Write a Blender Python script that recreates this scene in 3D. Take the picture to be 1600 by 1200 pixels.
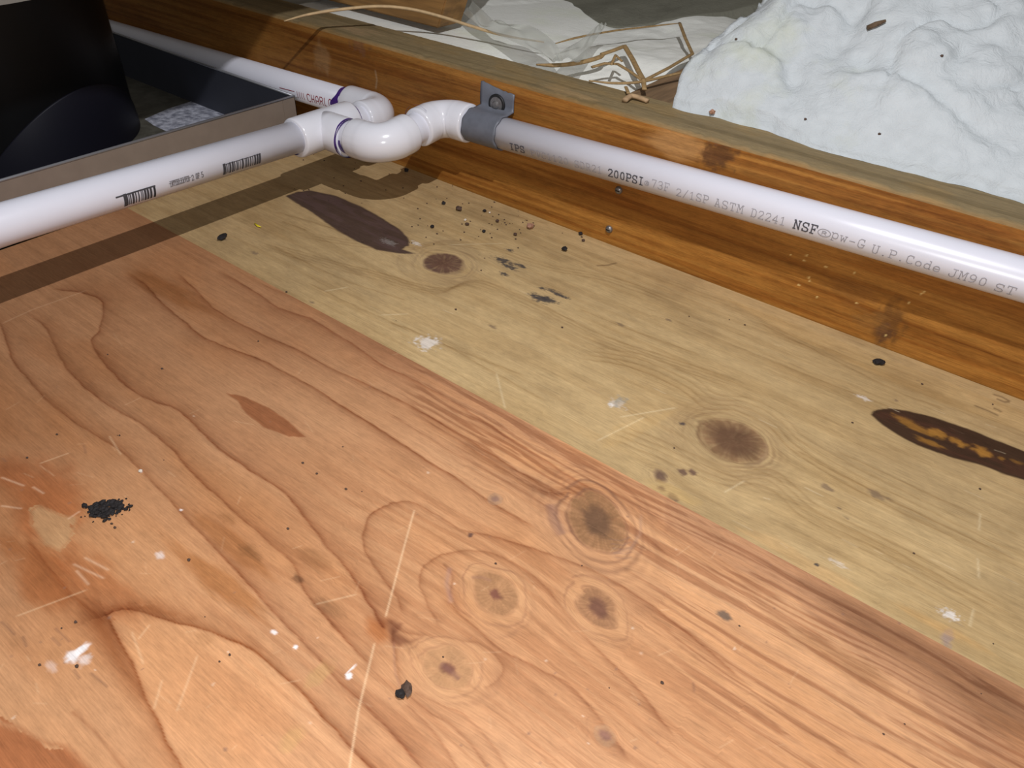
import bpy, bmesh, math, random
import numpy as np
from mathutils import Vector, Matrix

for o in list(bpy.data.objects):
    bpy.data.objects.remove(o, do_unlink=True)
scene = bpy.context.scene
COL = scene.collection

# ------------------------------------------------------------------ camera
FL = 1109.0                                   # focal length in pixels of a 1600 px wide frame
CAM = np.array([0.0, 0.0, 0.29961])
RV = np.array([0.80094457, 0.59666584, 0.04977627])
UV = np.array([-0.4108971, 0.48729449, 0.77052427])
FV = np.array([-0.43548981, 0.63760015, -0.63546414])
cd = bpy.data.cameras.new('camera')
cam = bpy.data.objects.new('camera', cd)
COL.objects.link(cam)
cd.sensor_width = 36.0
cd.lens = FL / 1600.0 * 36.0
cd.clip_start = 0.01
cd.clip_end = 50
M = Matrix.Identity(4)
for i in range(3):
    M[i][0] = RV[i]; M[i][1] = UV[i]; M[i][2] = -FV[i]; M[i][3] = CAM[i]
cam.matrix_world = M
scene.camera = cam

# ------------------------------------------------------------------ light
LIGHT = (-0.09, 0.165, 0.65)
FILL = (0.012, -0.012, 0.307)
world = bpy.data.worlds.new('attic_ambient')
scene.world = world
world.use_nodes = True
world.node_tree.nodes['Background'].inputs[0].default_value = (1.0, 0.93, 0.84, 1)
world.node_tree.nodes['Background'].inputs[1].default_value = 0.12
ld = bpy.data.lights.new('work_light', 'POINT')
ld.energy = 13.0
ld.color = (0.965, 0.965, 1.0)
ld.shadow_soft_size = 0.004
lo = bpy.data.objects.new('work_light', ld)
COL.objects.link(lo)
lo.location = LIGHT
td = bpy.data.lights.new('camera_fill', 'POINT')  # fill light added beside the camera to brighten the foreground and the shadows
td.energy = 3.6
td.color = (0.97, 0.97, 1.0)
td.shadow_soft_size = 0.004
to = bpy.data.objects.new('camera_fill', td)
COL.objects.link(to)
to.location = FILL
vs = scene.view_settings
vs.view_transform = 'Standard'
vs.look = 'None'
vs.exposure = 0.0
vs.gamma = 1.0
vs.use_curve_mapping = False

# ------------------------------------------------------------------ pixels to places
def ray(x, y):
    d = RV * (x - 800) / FL - UV * (y - 600) / FL + FV
    return d / np.linalg.norm(d)

def hit(x, y, axis, val):
    d = ray(x, y)
    return CAM + d * (val - CAM[axis]) / d[axis]

def fl2(p):                                    # pixel to a point of the plywood
    h = hit(p[0], p[1], 2, 0.0)
    return (h[0], h[1])

# ------------------------------------------------------------------ numpy noise
def _lat(seed, n=256):
    return np.random.RandomState(seed).rand(n, n)
_L = {}
def vnoise(x, y, seed=0):
    if seed not in _L:
        _L[seed] = _lat(seed)
    t = _L[seed]
    xi = np.floor(x).astype(int); yi = np.floor(y).astype(int)
    fx = x - xi; fy = y - yi
    fx = fx * fx * (3 - 2 * fx); fy = fy * fy * (3 - 2 * fy)
    a = t[xi % 256, yi % 256]; b = t[(xi + 1) % 256, yi % 256]
    c = t[xi % 256, (yi + 1) % 256]; d = t[(xi + 1) % 256, (yi + 1) % 256]
    return (a * (1 - fx) + b * fx) * (1 - fy) + (c * (1 - fx) + d * fx) * fy

def fbm(x, y, seed=0, o=4):
    s = 0; a = 0.5
    for k in range(o):
        s = s + a * vnoise(x * 2 ** k, y * 2 ** k, seed + k)
        a *= 0.5
    return s / (1 - 0.5 ** o)

def sstep(a, b, x):
    t = np.clip((x - a) / (b - a), 0, 1)
    return t * t * (3 - 2 * t)

# ------------------------------------------------------------------ mesh helpers
def link(name, me, mat=None, parent=None):
    o = bpy.data.objects.new(name, me)
    COL.objects.link(o)
    if mat is not None:
        me.materials.append(mat)
    if parent is not None:
        o.parent = parent
    return o

def tag(o, label=None, cat=None, group=None, kind=None):
    if label: o['label'] = label
    if cat: o['category'] = cat
    if group: o['group'] = group
    if kind: o['kind'] = kind
    return o

def empty(name, loc, label, cat, group=None):
    o = bpy.data.objects.new(name, None)
    o.empty_display_size = 0.02
    COL.objects.link(o)
    o.location = loc
    o['_w'] = 1
    del o['_w']
    return tag(o, label, cat, group)

def pymesh(name, v, f, mat=None, parent=None, smooth=True):
    me = bpy.data.meshes.new(name)
    v = [tuple(map(float, p)) for p in v]
    if parent is not None:
        L = parent_origin(parent)
        v = [(p[0] - L[0], p[1] - L[1], p[2] - L[2]) for p in v]
    me.from_pydata(v, [], [tuple(map(int, q)) for q in f])
    me.validate()
    if smooth:
        me.polygons.foreach_set('use_smooth', [True] * len(me.polygons))
    me.update()
    return link(name, me, mat, parent)

def parent_origin(p):
    l = Vector((0, 0, 0))
    while p is not None:
        l = l + p.location
        p = p.parent
    return l

def bmobj(name, bm, mat=None, parent=None, smooth=False):
    if parent is not None:
        bmesh.ops.translate(bm, verts=bm.verts, vec=-parent_origin(parent))
    me = bpy.data.meshes.new(name)
    bm.to_mesh(me)
    bm.free()
    if smooth:
        me.polygons.foreach_set('use_smooth', [True] * len(me.polygons))
    return link(name, me, mat, parent)

def box_bm(x0, x1, y0, y1, z0, z1, bev=0.0, seg=2):
    bm = bmesh.new()
    bmesh.ops.create_cube(bm, size=1)
    for v in bm.verts:
        v.co = Vector(((x0 + x1) / 2 + v.co.x * (x1 - x0), (y0 + y1) / 2 + v.co.y * (y1 - y0), (z0 + z1) / 2 + v.co.z * (z1 - z0)))
    if bev > 0:
        bmesh.ops.bevel(bm, geom=bm.edges[:], offset=bev, segments=seg, affect='EDGES', profile=0.6)
    return bm

def frames(path):
    P = [np.array(p, float) for p in path]
    T = []
    for i in range(len(P)):
        a = P[max(0, i - 1)]; b = P[min(len(P) - 1, i + 1)]
        t = b - a
        n = np.linalg.norm(t)
        T.append(t / n if n > 1e-9 else (T[-1] if T else np.array([1., 0, 0])))
    up = np.array([0, 0, 1.0])
    if abs(T[0] @ up) > 0.9:
        up = np.array([0, 1.0, 0])
    n = up - (up @ T[0]) * T[0]
    n /= np.linalg.norm(n)
    out = []
    for p, t in zip(P, T):
        n = n - (n @ t) * t
        n /= np.linalg.norm(n)
        out.append((p, t, n, np.cross(t, n)))
    return out

def tube(name, path, rad, mat, parent=None, n=40, cap=True, flat=None):
    """sweep a circle along a path; rad is one number or one per point; flat squashes the section"""
    fr = frames(path)
    if not hasattr(rad, '__len__'):
        rad = [rad] * len(path)
    v = []; f = []
    for k, (p, t, a, b) in enumerate(fr):
        for j in range(n):
            th = 2 * math.pi * j / n
            v.append(p + rad[k] * (math.cos(th) * a * (flat or 1.0) + math.sin(th) * b))
    m = len(path)
    for k in range(m - 1):
        for j in range(n):
            j2 = (j + 1) % n
            f.append((k * n + j, k * n + j2, (k + 1) * n + j2, (k + 1) * n + j))
    if cap:
        f.append(tuple(range(n))[::-1])
        f.append(tuple((m - 1) * n + j for j in range(n)))
    o = pymesh(name, v, f, mat, parent)
    bm = bmesh.new(); bm.from_mesh(o.data)
    bmesh.ops.recalc_face_normals(bm, faces=bm.faces)
    bm.to_mesh(o.data); bm.free()
    return o

def smooth_path(pts, n=8):
    P = [np.array(p, float) for p in pts]
    P = [2 * P[0] - P[1]] + P + [2 * P[-1] - P[-2]]
    out = []
    for i in range(1, len(P) - 2):
        for k in range(n):
            t = k / n
            out.append(0.5 * ((2 * P[i]) + (-P[i - 1] + P[i + 1]) * t + (2 * P[i - 1] - 5 * P[i] + 4 * P[i + 1] - P[i + 2]) * t * t + (-P[i - 1] + 3 * P[i] - 3 * P[i + 1] + P[i + 2]) * t ** 3))
    out.append(P[-2])
    return out

# ------------------------------------------------------------------ materials
def mat_new(name):
    m = bpy.data.materials.new(name)
    m.use_nodes = True
    nt = m.node_tree
    return m, nt, nt.nodes['Principled BSDF']

def setp(b, **k):
    for a, v in k.items():
        b.inputs[a].default_value = v

def simple(name, col, rough=0.5, metal=0.0, spec=0.5, var=0.0, scale=60.0, bump=0.0, col2=None, stretch=(1, 1, 1), detail=4):
    m, nt, b = mat_new(name)
    setp(b, **{'Roughness': rough, 'Metallic': metal, 'Specular IOR Level': spec})
    b.inputs['Base Color'].default_value = (*col, 1)
    if var > 0 or bump > 0 or col2:
        tc = nt.nodes.new('ShaderNodeTexCoord')
        mp = nt.nodes.new('ShaderNodeMapping')
        mp.inputs['Scale'].default_value = stretch
        nz = nt.nodes.new('ShaderNodeTexNoise')
        setp(nz, Scale=scale, Detail=detail, Roughness=0.6)
        nt.links.new(tc.outputs['Object'], mp.inputs[0])
        nt.links.new(mp.outputs[0], nz.inputs['Vector'])
        c2 = col2 or tuple(max(0, c * (1 - var)) for c in col)
        rp = nt.nodes.new('ShaderNodeValToRGB')
        rp.color_ramp.elements[0].position = 0.35
        rp.color_ramp.elements[1].position = 0.65
        rp.color_ramp.elements[0].color = (*c2, 1)
        rp.color_ramp.elements[1].color = (*col, 1)
        nt.links.new(nz.outputs['Fac'], rp.inputs[0])
        nt.links.new(rp.outputs[0], b.inputs['Base Color'])
        if bump > 0:
            bp = nt.nodes.new('ShaderNodeBump')
            setp(bp, Strength=1.0, Distance=bump)
            nt.links.new(nz.outputs['Fac'], bp.inputs['Height'])
            nt.links.new(bp.outputs[0], b.inputs['Normal'])
    return m

def grain_material(name, amp1, amp2, s1, s2, rough=0.6, spec=0.3, bump=0.0001, sx=6.0, mott=110.0, mamp=0.4):
    """wood: the colour attribute of the board times fine fibre noise that follows the grain attribute"""
    m, nt, b = mat_new(name)
    L = nt.links.new
    setp(b, **{'Roughness': rough, 'Specular IOR Level': spec})
    ca = nt.nodes.new('ShaderNodeAttribute'); ca.attribute_name = 'wood'
    ga = nt.nodes.new('ShaderNodeAttribute'); ga.attribute_name = 'grain'
    def streak(sc, detail, xs):
        mp = nt.nodes.new('ShaderNodeMapping'); mp.inputs['Scale'].default_value = (xs, sc, 1)
        nz = nt.nodes.new('ShaderNodeTexNoise'); setp(nz, Scale=1.0, Detail=detail, Roughness=0.65)
        L(ga.outputs['Vector'], mp.inputs[0]); L(mp.outputs[0], nz.inputs['Vector'])
        return nz
    n1 = streak(s1, 3, sx); n2 = streak(s2, 4, sx * 6)
    def madd(node, k):
        a = nt.nodes.new('ShaderNodeMath'); a.operation = 'SUBTRACT'; a.inputs[1].default_value = 0.5
        L(node.outputs['Fac'], a.inputs[0])
        c = nt.nodes.new('ShaderNodeMath'); c.operation = 'MULTIPLY'; c.inputs[1].default_value = k
        L(a.outputs[0], c.inputs[0])
        return c
    a1 = madd(n1, amp1); a2 = madd(n2, amp2)
    n3 = streak(mott, 5, mott * .55); a3 = madd(n3, mamp)
    n4 = streak(1100, 2, 160); a4 = madd(n4, amp2 * .8)
    s0 = nt.nodes.new('ShaderNodeMath'); s0.operation = 'ADD'
    L(a3.outputs[0], s0.inputs[0]); L(a4.outputs[0], s0.inputs[1])
    s1_ = nt.nodes.new('ShaderNodeMath'); s1_.operation = 'ADD'
    L(a1.outputs[0], s1_.inputs[0]); L(a2.outputs[0], s1_.inputs[1])
    s = nt.nodes.new('ShaderNodeMath'); s.operation = 'ADD'
    L(s0.outputs[0], s.inputs[0]); L(s1_.outputs[0], s.inputs[1])
    s2_ = nt.nodes.new('ShaderNodeMath'); s2_.operation = 'ADD'; s2_.inputs[1].default_value = 1.0
    L(s.outputs[0], s2_.inputs[0])
    mx = nt.nodes.new('ShaderNodeVectorMath'); mx.operation = 'SCALE'
    L(ca.outputs['Color'], mx.inputs[0]); L(s2_.outputs[0], mx.inputs['Scale'])
    L(mx.outputs[0], b.inputs['Base Color'])
    bp = nt.nodes.new('ShaderNodeBump'); setp(bp, Strength=0.6, Distance=bump)
    L(n2.outputs['Fac'], bp.inputs['Height']); L(bp.outputs[0], b.inputs['Normal'])
    return m

PVC = simple('white_pvc', (0.72, 0.725, 0.80), rough=0.28, spec=0.5, var=0.03, scale=25)
PVC_FIT = simple('white_pvc_fitting', (0.76, 0.765, 0.82), rough=0.16, spec=0.55, var=0.02, scale=40)
PURPLE = simple('purple_primer', (0.075, 0.025, 0.23), rough=0.35, var=0.4, scale=150)
INK_BOLD = simple('black_print_ink', (0.07, 0.07, 0.085), rough=0.6)
INK_FAINT = simple('faded_print_ink', (0.40, 0.39, 0.43), rough=0.6, var=0.25, scale=300)
INK_BAR = simple('barcode_ink', (0.055, 0.055, 0.065), rough=0.6, var=0.2, scale=400)
INK_RED = simple('red_print_ink', (0.36, 0.05, 0.07), rough=0.6)
STRAP = simple('grey_strap', (0.145, 0.155, 0.185), rough=0.45, spec=0.4, var=0.15, scale=120, bump=0.0002)
STEEL = simple('screw_steel', (0.30, 0.29, 0.29), rough=0.4, metal=0.7, var=0.3, scale=300)
BLACKM = simple('black_washer', (0.012, 0.012, 0.013), rough=0.5)
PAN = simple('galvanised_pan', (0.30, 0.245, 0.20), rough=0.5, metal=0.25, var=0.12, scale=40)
BLACKPIPE = simple('black_flue_paint', (0.003, 0.003, 0.0035), rough=0.4, spec=0.25)
BLACKCOLLAR = simple('black_collar_paint', (0.006, 0.006, 0.012), rough=0.5, spec=0.25)
STRAW = simple('tan_straw', (0.42, 0.27, 0.115), rough=0.7, var=0.35, scale=200)
STRAW_LIGHT = simple('pale_straw', (0.60, 0.42, 0.22), rough=0.65, var=0.2, scale=150)
CRUMB_DARK = simple('dark_dirt', (0.014, 0.010, 0.010), rough=0.8, var=0.5, scale=500)
CRUMB_BROWN = simple('brown_dirt', (0.10, 0.055, 0.035), rough=0.8, var=0.5, scale=400)
CRUMB_PINK = simple('pinkish_grit', (0.42, 0.22, 0.14), rough=0.8, var=0.3, scale=300)
CRUMB_PALE = simple('pale_grit', (0.70, 0.62, 0.52), rough=0.8)
YELLOW = simple('yellow_sliver', (0.75, 0.62, 0.02), rough=0.5)

# ------------------------------------------------------------------ boards with traced grain
class Sheet:
    """a rectangular board face: grid u (along grain) x v, colour painted per vertex from traced rings, knots, stains"""
    def __init__(self, us, vs, base, seed):
        self.us = us; self.vs = vs
        self.U, self.V = np.meshgrid(us, vs, indexing='ij')
        self.c = np.ones(self.U.shape + (3,)) * np.array(base)
        self.gv = self.V.copy()
        self.seed = seed
        j = 0.0009
        self.JU = self.U + j * (fbm(self.U * 130, self.V * 420, seed + 50, 3) - 0.5) * 2.4
        self.JV = self.V + j * (fbm(self.U * 110, self.V * 300, seed + 60, 3) - 0.5) * 1.6
    def win(self, pts, mar):
        p = np.array(pts)
        i0, i1 = np.searchsorted(self.us, [p[:, 0].min() - mar, p[:, 0].max() + mar])
        j0, j1 = np.searchsorted(self.vs, [p[:, 1].min() - mar, p[:, 1].max() + mar])
        return slice(i0, i1), slice(j0, j1)
    def mix(self, w, a, col):
        a = np.clip(a, 0, 1)[..., None]
        self.c[w] = self.c[w] * (1 - a) + np.array(col) * a
    def mul(self, w, a, col):
        a = np.clip(a, 0, 1)[..., None]
        self.c[w] *= (1 - a) + np.array(col) * a
    def dist(self, pts, w, jit=True):
        U = self.JU[w] if jit else self.U[w]; V = self.JV[w] if jit else self.V[w]
        best = np.full(U.shape, 9.0); side = np.ones(U.shape); tt = np.zeros(U.shape)
        n = len(pts) - 1
        for k in range(n):
            ax, ay = pts[k]; bx, by = pts[k + 1]
            dx = bx - ax; dy = by - ay
            l2 = dx * dx + dy * dy + 1e-12
            t = np.clip(((U - ax) * dx + (V - ay) * dy) / l2, 0, 1)
            qx = U - ax - t * dx; qy = V - ay - t * dy
            d = np.sqrt(qx * qx + qy * qy)
            cr = dx * (V - ay) - dy * (U - ax)
            m = d < best
            best = np.where(m, d, best)
            side = np.where(m, np.where(cr >= 0, 1.0, -1.0), side)
            tt = np.where(m, (k + t) / n, tt)
        return best, side, tt
    def ring(self, pts, fade=1, w=0.006, a=0.55, col=(0.52, 0.36, 0.26), sharp=0.00045, ends=0.06):
        """a growth-ring edge: sharp on one side, fading into darker late wood on the other (fade=+1 left, -1 right)"""
        pts = [tuple(p) for p in smooth_path([(p[0], p[1], 0) for p in pts], 5)]
        pts = [(p[0], p[1]) for p in pts]
        s = self.win(pts, 4 * w + 0.004)
        d, sd, t = self.dist(pts, s)
        q = d * sd * fade
        am = np.where(q >= 0, 0.52 * np.exp(-np.abs(q) / w) + 0.48 * np.exp(-np.abs(q) / 0.0010), np.exp(-np.abs(q) / sharp))
        am *= sstep(0, ends, t) * sstep(0, ends, 1 - t) if ends > 0 else 1
        am *= 0.65 + 0.7 * fbm(self.U[s] * 25, self.V[s] * 60, self.seed + 7, 3)
        self.mul(s, am * a, col)
    def line(self, pts, w, col, a=0.8, fadeends=0.1):
        s = self.win(pts, 5 * w)
        d, sd, t = self.dist(pts, s, False)
        am = np.exp(-(d / (w * .8)) ** 2) * a * .72
        if fadeends:
            am *= sstep(0, fadeends, t) * sstep(0, fadeends, 1 - t)
        self.mix(s, am, col)
    def poly(self, pts, col, a=1.0, soft=0.0008, mul=False, ragged=0.0):
        s = self.win(pts, 4 * soft + 0.004 + ragged * 2)
        U = self.JU[s]; V = self.JV[s]
        if ragged:
            U = U + ragged * (fbm(self.U[s] * 90, self.V[s] * 500, self.seed + 3, 3) - 0.5) * 2
        ins = np.zeros(U.shape, bool)
        n = len(pts)
        for k in range(n):
            ax, ay = pts[k]; bx, by = pts[(k + 1) % n]
            c = ((ay > V) != (by > V)) & (U < (bx - ax) * (V - ay) / (by - ay + 1e-15) + ax)
            ins ^= c
        d, _, _ = self.dist(list(pts) + [pts[0]], s)
        q = np.where(ins, d, -d)
        am = sstep(-soft, soft, q) * a
        (self.mul if mul else self.mix)(s, am, col)
        return s, q
    def mask(self, pts, soft):
        U, V = self.U, self.V
        ins = np.zeros(U.shape, bool)
        for k in range(len(pts)):
            ax, ay = pts[k]; bx, by = pts[(k + 1) % len(pts)]
            ins ^= ((ay > V) != (by > V)) & (U < (bx - ax) * (V - ay) / (by - ay + 1e-15) + ax)
        d, _, _ = self.dist(list(pts) + [pts[0]], (slice(None), slice(None)), False)
        return sstep(-soft, soft, np.where(ins, d, -d))
    def blob(self, c, ru, rv, col, a=1.0, mul=False, rough=0.5, fs=1.0):
        s = self.win([(c[0] - ru * 2, c[1] - rv * 2), (c[0] + ru * 2, c[1] + rv * 2)], 0.002)
        U = self.U[s]; V = self.V[s]
        r = np.sqrt(((U - c[0]) / ru) ** 2 + ((V - c[1]) / rv) ** 2)
        r = r + rough * (fbm(U * 1.6 * fs / ru, V * 1.6 * fs / rv, self.seed + 21, 4) - 0.5) * 2
        am = sstep(1.25, 0.45, r) * a
        (self.mul if mul else self.mix)(s, am, col)
    def knot(self, c, e1, e2, core=(0.16, 0.075, 0.045), body=(0.33, 0.17, 0.085), rim=(0.25, 0.12, 0.07), corea=0.9, bodya=0.7, rings=((1.0, 0.6), (1.35, 0.35), (1.75, 0.2)), corer=0.3, halo=None):
        """c, e1, e2: centre and the ends of the two half axes (u, v)"""
        E = np.array([[e1[0] - c[0], e2[0] - c[0]], [e1[1] - c[1], e2[1] - c[1]]])
        I = np.linalg.inv(E)
        rad = max(np.linalg.norm(E[:, 0]), np.linalg.norm(E[:, 1]))
        s = self.win([c], rad * 5)
        dx = self.JU[s] - c[0]; dy = self.JV[s] - c[1]
        a = I[0, 0] * dx + I[0, 1] * dy; b = I[1, 0] * dx + I[1, 1] * dy
        rho = np.sqrt(a * a + b * b) + 1e-6
        th = np.arctan2(b, a)
        wob = rho * (1 + 0.16 * (vnoise(th * 1.3 + 9, rho * 1.5, self.seed + int(abs(c[0]) * 999)) - 0.5) * 2)
        # fibres run round the knot
        dyv = self.V[s] - c[1]
        self.gv[s] += -dyv / np.maximum(rho, 1.0) ** 2 * 0.9
        if halo is not None:
            self.mix(s, sstep(2.2, 1.0, wob) * 0.28, halo)
        fib = 0.6 + 0.8 * vnoise(th * 14, rho * 2.0, self.seed + 31)
        self.mix(s, sstep(1.05, 0.85, wob) * bodya * fib, body)
        for i, (r0, am) in enumerate(rings):
            wd = 0.05 + 0.02 * i
            mod = 0.35 + 0.9 * vnoise(th * 1.1 + 5 * i, rho * 0 + i, self.seed + 40 + i)
            self.mix(s, np.exp(-((wob - r0) / wd) ** 2) * am * mod, rim)
        for k in range(7):
            r0 = 0.35 + k * 0.09
            self.mix(s, np.exp(-((wob - r0) / 0.022) ** 2) * 0.28 * bodya, rim)
        self.mix(s, sstep(corer * 1.35, corer * 0.55, wob + 0.12 * (vnoise(th * 3, rho * 6, self.seed + 77) - 0.5)) * corea, core)
    def build(self, name, fn, mat, parent=None, pos=None):
        """fn(U, V) gives the 3 coordinates of every grid point"""
        X, Y, Z = fn(self.U, self.V)
        nu, nv = self.U.shape
        co = np.stack([X, Y, Z], -1).reshape(-1, 3)
        if parent is not None:
            co = co - np.array(parent_origin(parent))
        idx = np.arange(nu * nv).reshape(nu, nv)
        q = np.stack([idx[:-1, :-1], idx[1:, :-1], idx[1:, 1:], idx[:-1, 1:]], -1).reshape(-1, 4)
        me = bpy.data.meshes.new(name)
        me.vertices.add(len(co)); me.vertices.foreach_set('co', co.astype(np.float32).ravel())
        me.loops.add(q.size); me.loops.foreach_set('vertex_index', q.astype(np.int32).ravel())
        me.polygons.add(len(q)); me.polygons.foreach_set('loop_start', np.arange(0, q.size, 4, dtype=np.int32))
        me.update(calc_edges=True)
        me.polygons.foreach_set('use_smooth', np.ones(len(q), bool))
        at = me.attributes.new('wood', 'FLOAT_COLOR', 'POINT')
        c4 = np.ones((len(co), 4), np.float32); c4[:, :3] = np.clip(self.c, 0, 1).reshape(-1, 3)
        at.data.foreach_set('color', c4.ravel())
        ag = me.attributes.new('grain', 'FLOAT_VECTOR', 'POINT')
        g = np.zeros((len(co), 3), np.float32); g[:, 0] = self.U.ravel(); g[:, 1] = self.gv.ravel(); g[:, 2] = self.seed
        ag.data.foreach_set('vector', g.ravel())
        return link(name, me, mat, parent)

def lines(*segs):
    return np.unique(np.concatenate([np.linspace(a, b, n) for a, b, n in segs]))

YB = 0.5133          # front face of the joist
HB = 0.1131          # top of the joist
YV = 0.2766          # seam between the two veneers
ZP, XP = 0.0853, 0.4993

# ------------------------------------------------------------------ floor: plywood
WOOD_END = simple('plywood_core', (0.35, 0.21, 0.11), rough=0.8, var=0.3, scale=30, stretch=(1, 1, 12))
floor = bmobj('floor', box_bm(-1.45, 0.75, -0.55, YB - 0.0005, -0.019, -0.0006), WOOD_END)
tag(floor, 'plywood floor decking with knots and dark pitch streaks below the joist', kind='structure')

rng = np.random.RandomState(5)
# --- reddish veneer
us = lines((-1.45, -0.66, 60), (-0.66, 0.14, 1330), (0.14, 0.75, 40))
vs_ = lines((-0.55, -0.03, 40), (-0.03, YV, 520))
S = Sheet(us, vs_, (0.60, 0.325, 0.165), 11)
al = (slice(None), slice(None))
n1 = fbm(S.U * 5, S.V * 16, 100, 4)
S.mul(al, sstep(0.42, 0.75, n1) * 0.55, (0.80, 0.70, 0.60))
n2 = fbm(S.U * 14, S.V * 40, 120, 4)
S.mul(al, sstep(0.45, 0.8, n2) * 0.35, (0.86, 0.80, 0.78))
S.mul(al, sstep(0.5, 0.8, fbm(S.U * 8, S.V * 20, 140, 4)) * 0.4, (1.02, 0.84, 0.62))
# towards the left the wood is browner, and the light's falloff is painted in
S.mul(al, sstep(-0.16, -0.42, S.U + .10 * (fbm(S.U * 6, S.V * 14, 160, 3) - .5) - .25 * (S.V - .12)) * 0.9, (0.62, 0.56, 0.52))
def px(*a):
    return [fl2(p) for p in a]
LATE = (0.42, 0.25, 0.17)
# broad late-wood areas and tints
S.blob(fl2((260, 455)), .060, .010, (0.66, 0.52, 0.36), .7, mul=True)
S.blob(fl2((120, 560)), .05, .02, (0.86, 0.76, 0.66), .6, mul=True)
S.blob(fl2((60, 770)), .040, .020, (0.80, 0.58, 0.46), .85, mul=True)
S.blob(fl2((60, 890)), .035, .012, (0.70, 0.48, 0.32), .75, mul=True)
S.blob(fl2((150, 905)), .03, .010, (0.74, 0.50, 0.34), .6, mul=True)
S.blob(fl2((330, 900)), .035, .007, (0.66, 0.50, 0.32), .75, mul=True)
S.blob(fl2((360, 850)), .03, .006, (0.72, 0.58, 0.40), .6, mul=True)
S.blob(fl2((1330, 1040)), .03, .006, (0.62, 0.56, 0.50), .7, mul=True)
# grey-brown zone next to the seam
edge = px((1040, 829), (1103, 864), (1180, 909), (1236, 934), (1285, 976), (1337, 1018), (1390, 1053), (1425, 1074), (1460, 1116), (1495, 1151), (1547, 1200), (1600, 1250))
S.poly(edge + [(0.16, 0.14), (0.16, YV + .01), fl2((1040, 776))], (0.74, 0.70, 0.72), .8, soft=.002, mul=True)
S.poly(px((1250, 905), (1340, 940), (1600, 1080), (1660, 1180), (1560, 1150), (1440, 1050), (1330, 985)), (0.56, 0.52, 0.50), .85, soft=.006, mul=True, ragged=.006)
S.poly(px((560, 545), (640, 585), (820, 690), (960, 770), (1040, 830), (1040, 776), (900, 702), (645, 557), (500, 487)), (0.80, 0.74, 0.74), .6, soft=.004, mul=True)
# streaky right part
rgn = S.mask(px((640, 640), (760, 740), (860, 790), (960, 850), (1010, 900), (1030, 980), (1070, 1060), (1180, 1180), (1260, 1290)) + [(.3, .1), (.3, YV + .01)] + px((900, 700), (645, 560)), .012)
rgm = .35 * sstep(-0.30, -0.16, S.U) * sstep(0.03, 0.09, S.V)
st = fbm(S.U * 13 + S.V * 8 + 1.5 * (fbm(S.U * 30, S.V * 90, 210, 2) - .5), S.V * 430 + 6 * fbm(S.U * 9, S.V * 30, 215, 3), 200, 4)
S.mul(al, rgn * sstep(0.46, 0.66, st) * .75, (0.58, 0.45, 0.39))
S.mul(al, rgn * sstep(0.52, 0.34, st) * .35, (1.14, 1.06, 0.92))
S.mul(al, rgm * (1 - rgn) * sstep(0.48, 0.66, fbm(S.U * 9, S.V * 300 + 5 * fbm(S.U * 9, S.V * 30, 216, 3), 205, 3)), (0.62, 0.48, 0.40))
rgl = sstep(-0.30, -0.42, S.U)
S.mul(al, rgl * sstep(0.52, 0.68, fbm(S.U * 10, S.V * 260, 230, 3)) * .25, (0.72, 0.66, 0.6))
# traced ring edges
L1 = px((-30, 470), (0, 507), (10, 535), (21, 563), (45, 595), (73, 626), (105, 651), (143, 677), (182, 700), (220, 735), (259, 775), (304, 825), (350, 871), (385, 909), (420, 948), (455, 986), (490, 1021), (525, 1060), (560, 1094), (600, 1134), (645, 1185), (690, 1240))
L2 = px((20, 475), (66, 507), (84, 535), (98, 567), (129, 602), (175, 637), (224, 665), (266, 700), (297, 735), (329, 766), (367, 801), (400, 828), (427, 853), (458, 881), (472, 916), (500, 955), (532, 990), (565, 1028), (600, 1062))
L3 = px((77, 451), (129, 458), (157, 469), (161, 490), (154, 518), (143, 532), (157, 560), (196, 602), (238, 626), (276, 640), (315, 675), (350, 707), (402, 742), (448, 773), (476, 808), (507, 850), (539, 885), (562, 918), (588, 964), (602, 985))
L4 = px((189, 420), (227, 444), (252, 472), (290, 504), (315, 525), (350, 541), (402, 560), (448, 583), (490, 605), (525, 628), (560, 650), (615, 685), (668, 720), (708, 744), (760, 780), (808, 808), (848, 832))
L5 = px((270, 420), (300, 447), (336, 483), (378, 507), (430, 532), (470, 548), (515, 574), (557, 593), (596, 611), (638, 632), (680, 656), (740, 692), (800, 730), (860, 765), (900, 790))
L6 = px((340, 418), (367, 437), (402, 458), (435, 481), (484, 497), (522, 520), (557, 541), (596, 569), (631, 586), (666, 604), (697, 621), (743, 649), (790, 680), (850, 718), (900, 750), (960, 785))
S.ring(L1, 1, .0055, .80, LATE)
S.ring(L2, 1, .0050, .82, LATE)
S.ring(L3, 1, .0065, .92, (0.46, 0.29, 0.22), ends=.02)
S.ring(L4, -1, .0050, .90, LATE)
S.ring(L5, -1, .0055, .85, LATE)
S.ring(L6, -1, .0065, .85, (0.50, 0.32, 0.26))
S.ring(px((400, 440), (470, 470), (560, 515), (640, 560), (720, 610), (800, 655), (880, 700)), -1, .003, .4, LATE)
S.ring(px((600, 640), (680, 690), (760, 735), (830, 775), (870, 800)), -1, .003, .45, LATE)
S.ring(px((640, 640), (720, 690), (800, 742), (850, 768), (905, 772), (960, 800), (1010, 840), (1060, 880)), -1, .003, .5, LATE)
for k in range(5):
    o = 12 + 9 * k
    S.ring([(u, v + .0018 * k) for u, v in px((700, 690), (780, 735), (850, 772), (920, 768), (985, 800), (1040, 838), (1110, 885), (1200, 945))], -1, .0012, .35, LATE)
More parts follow.
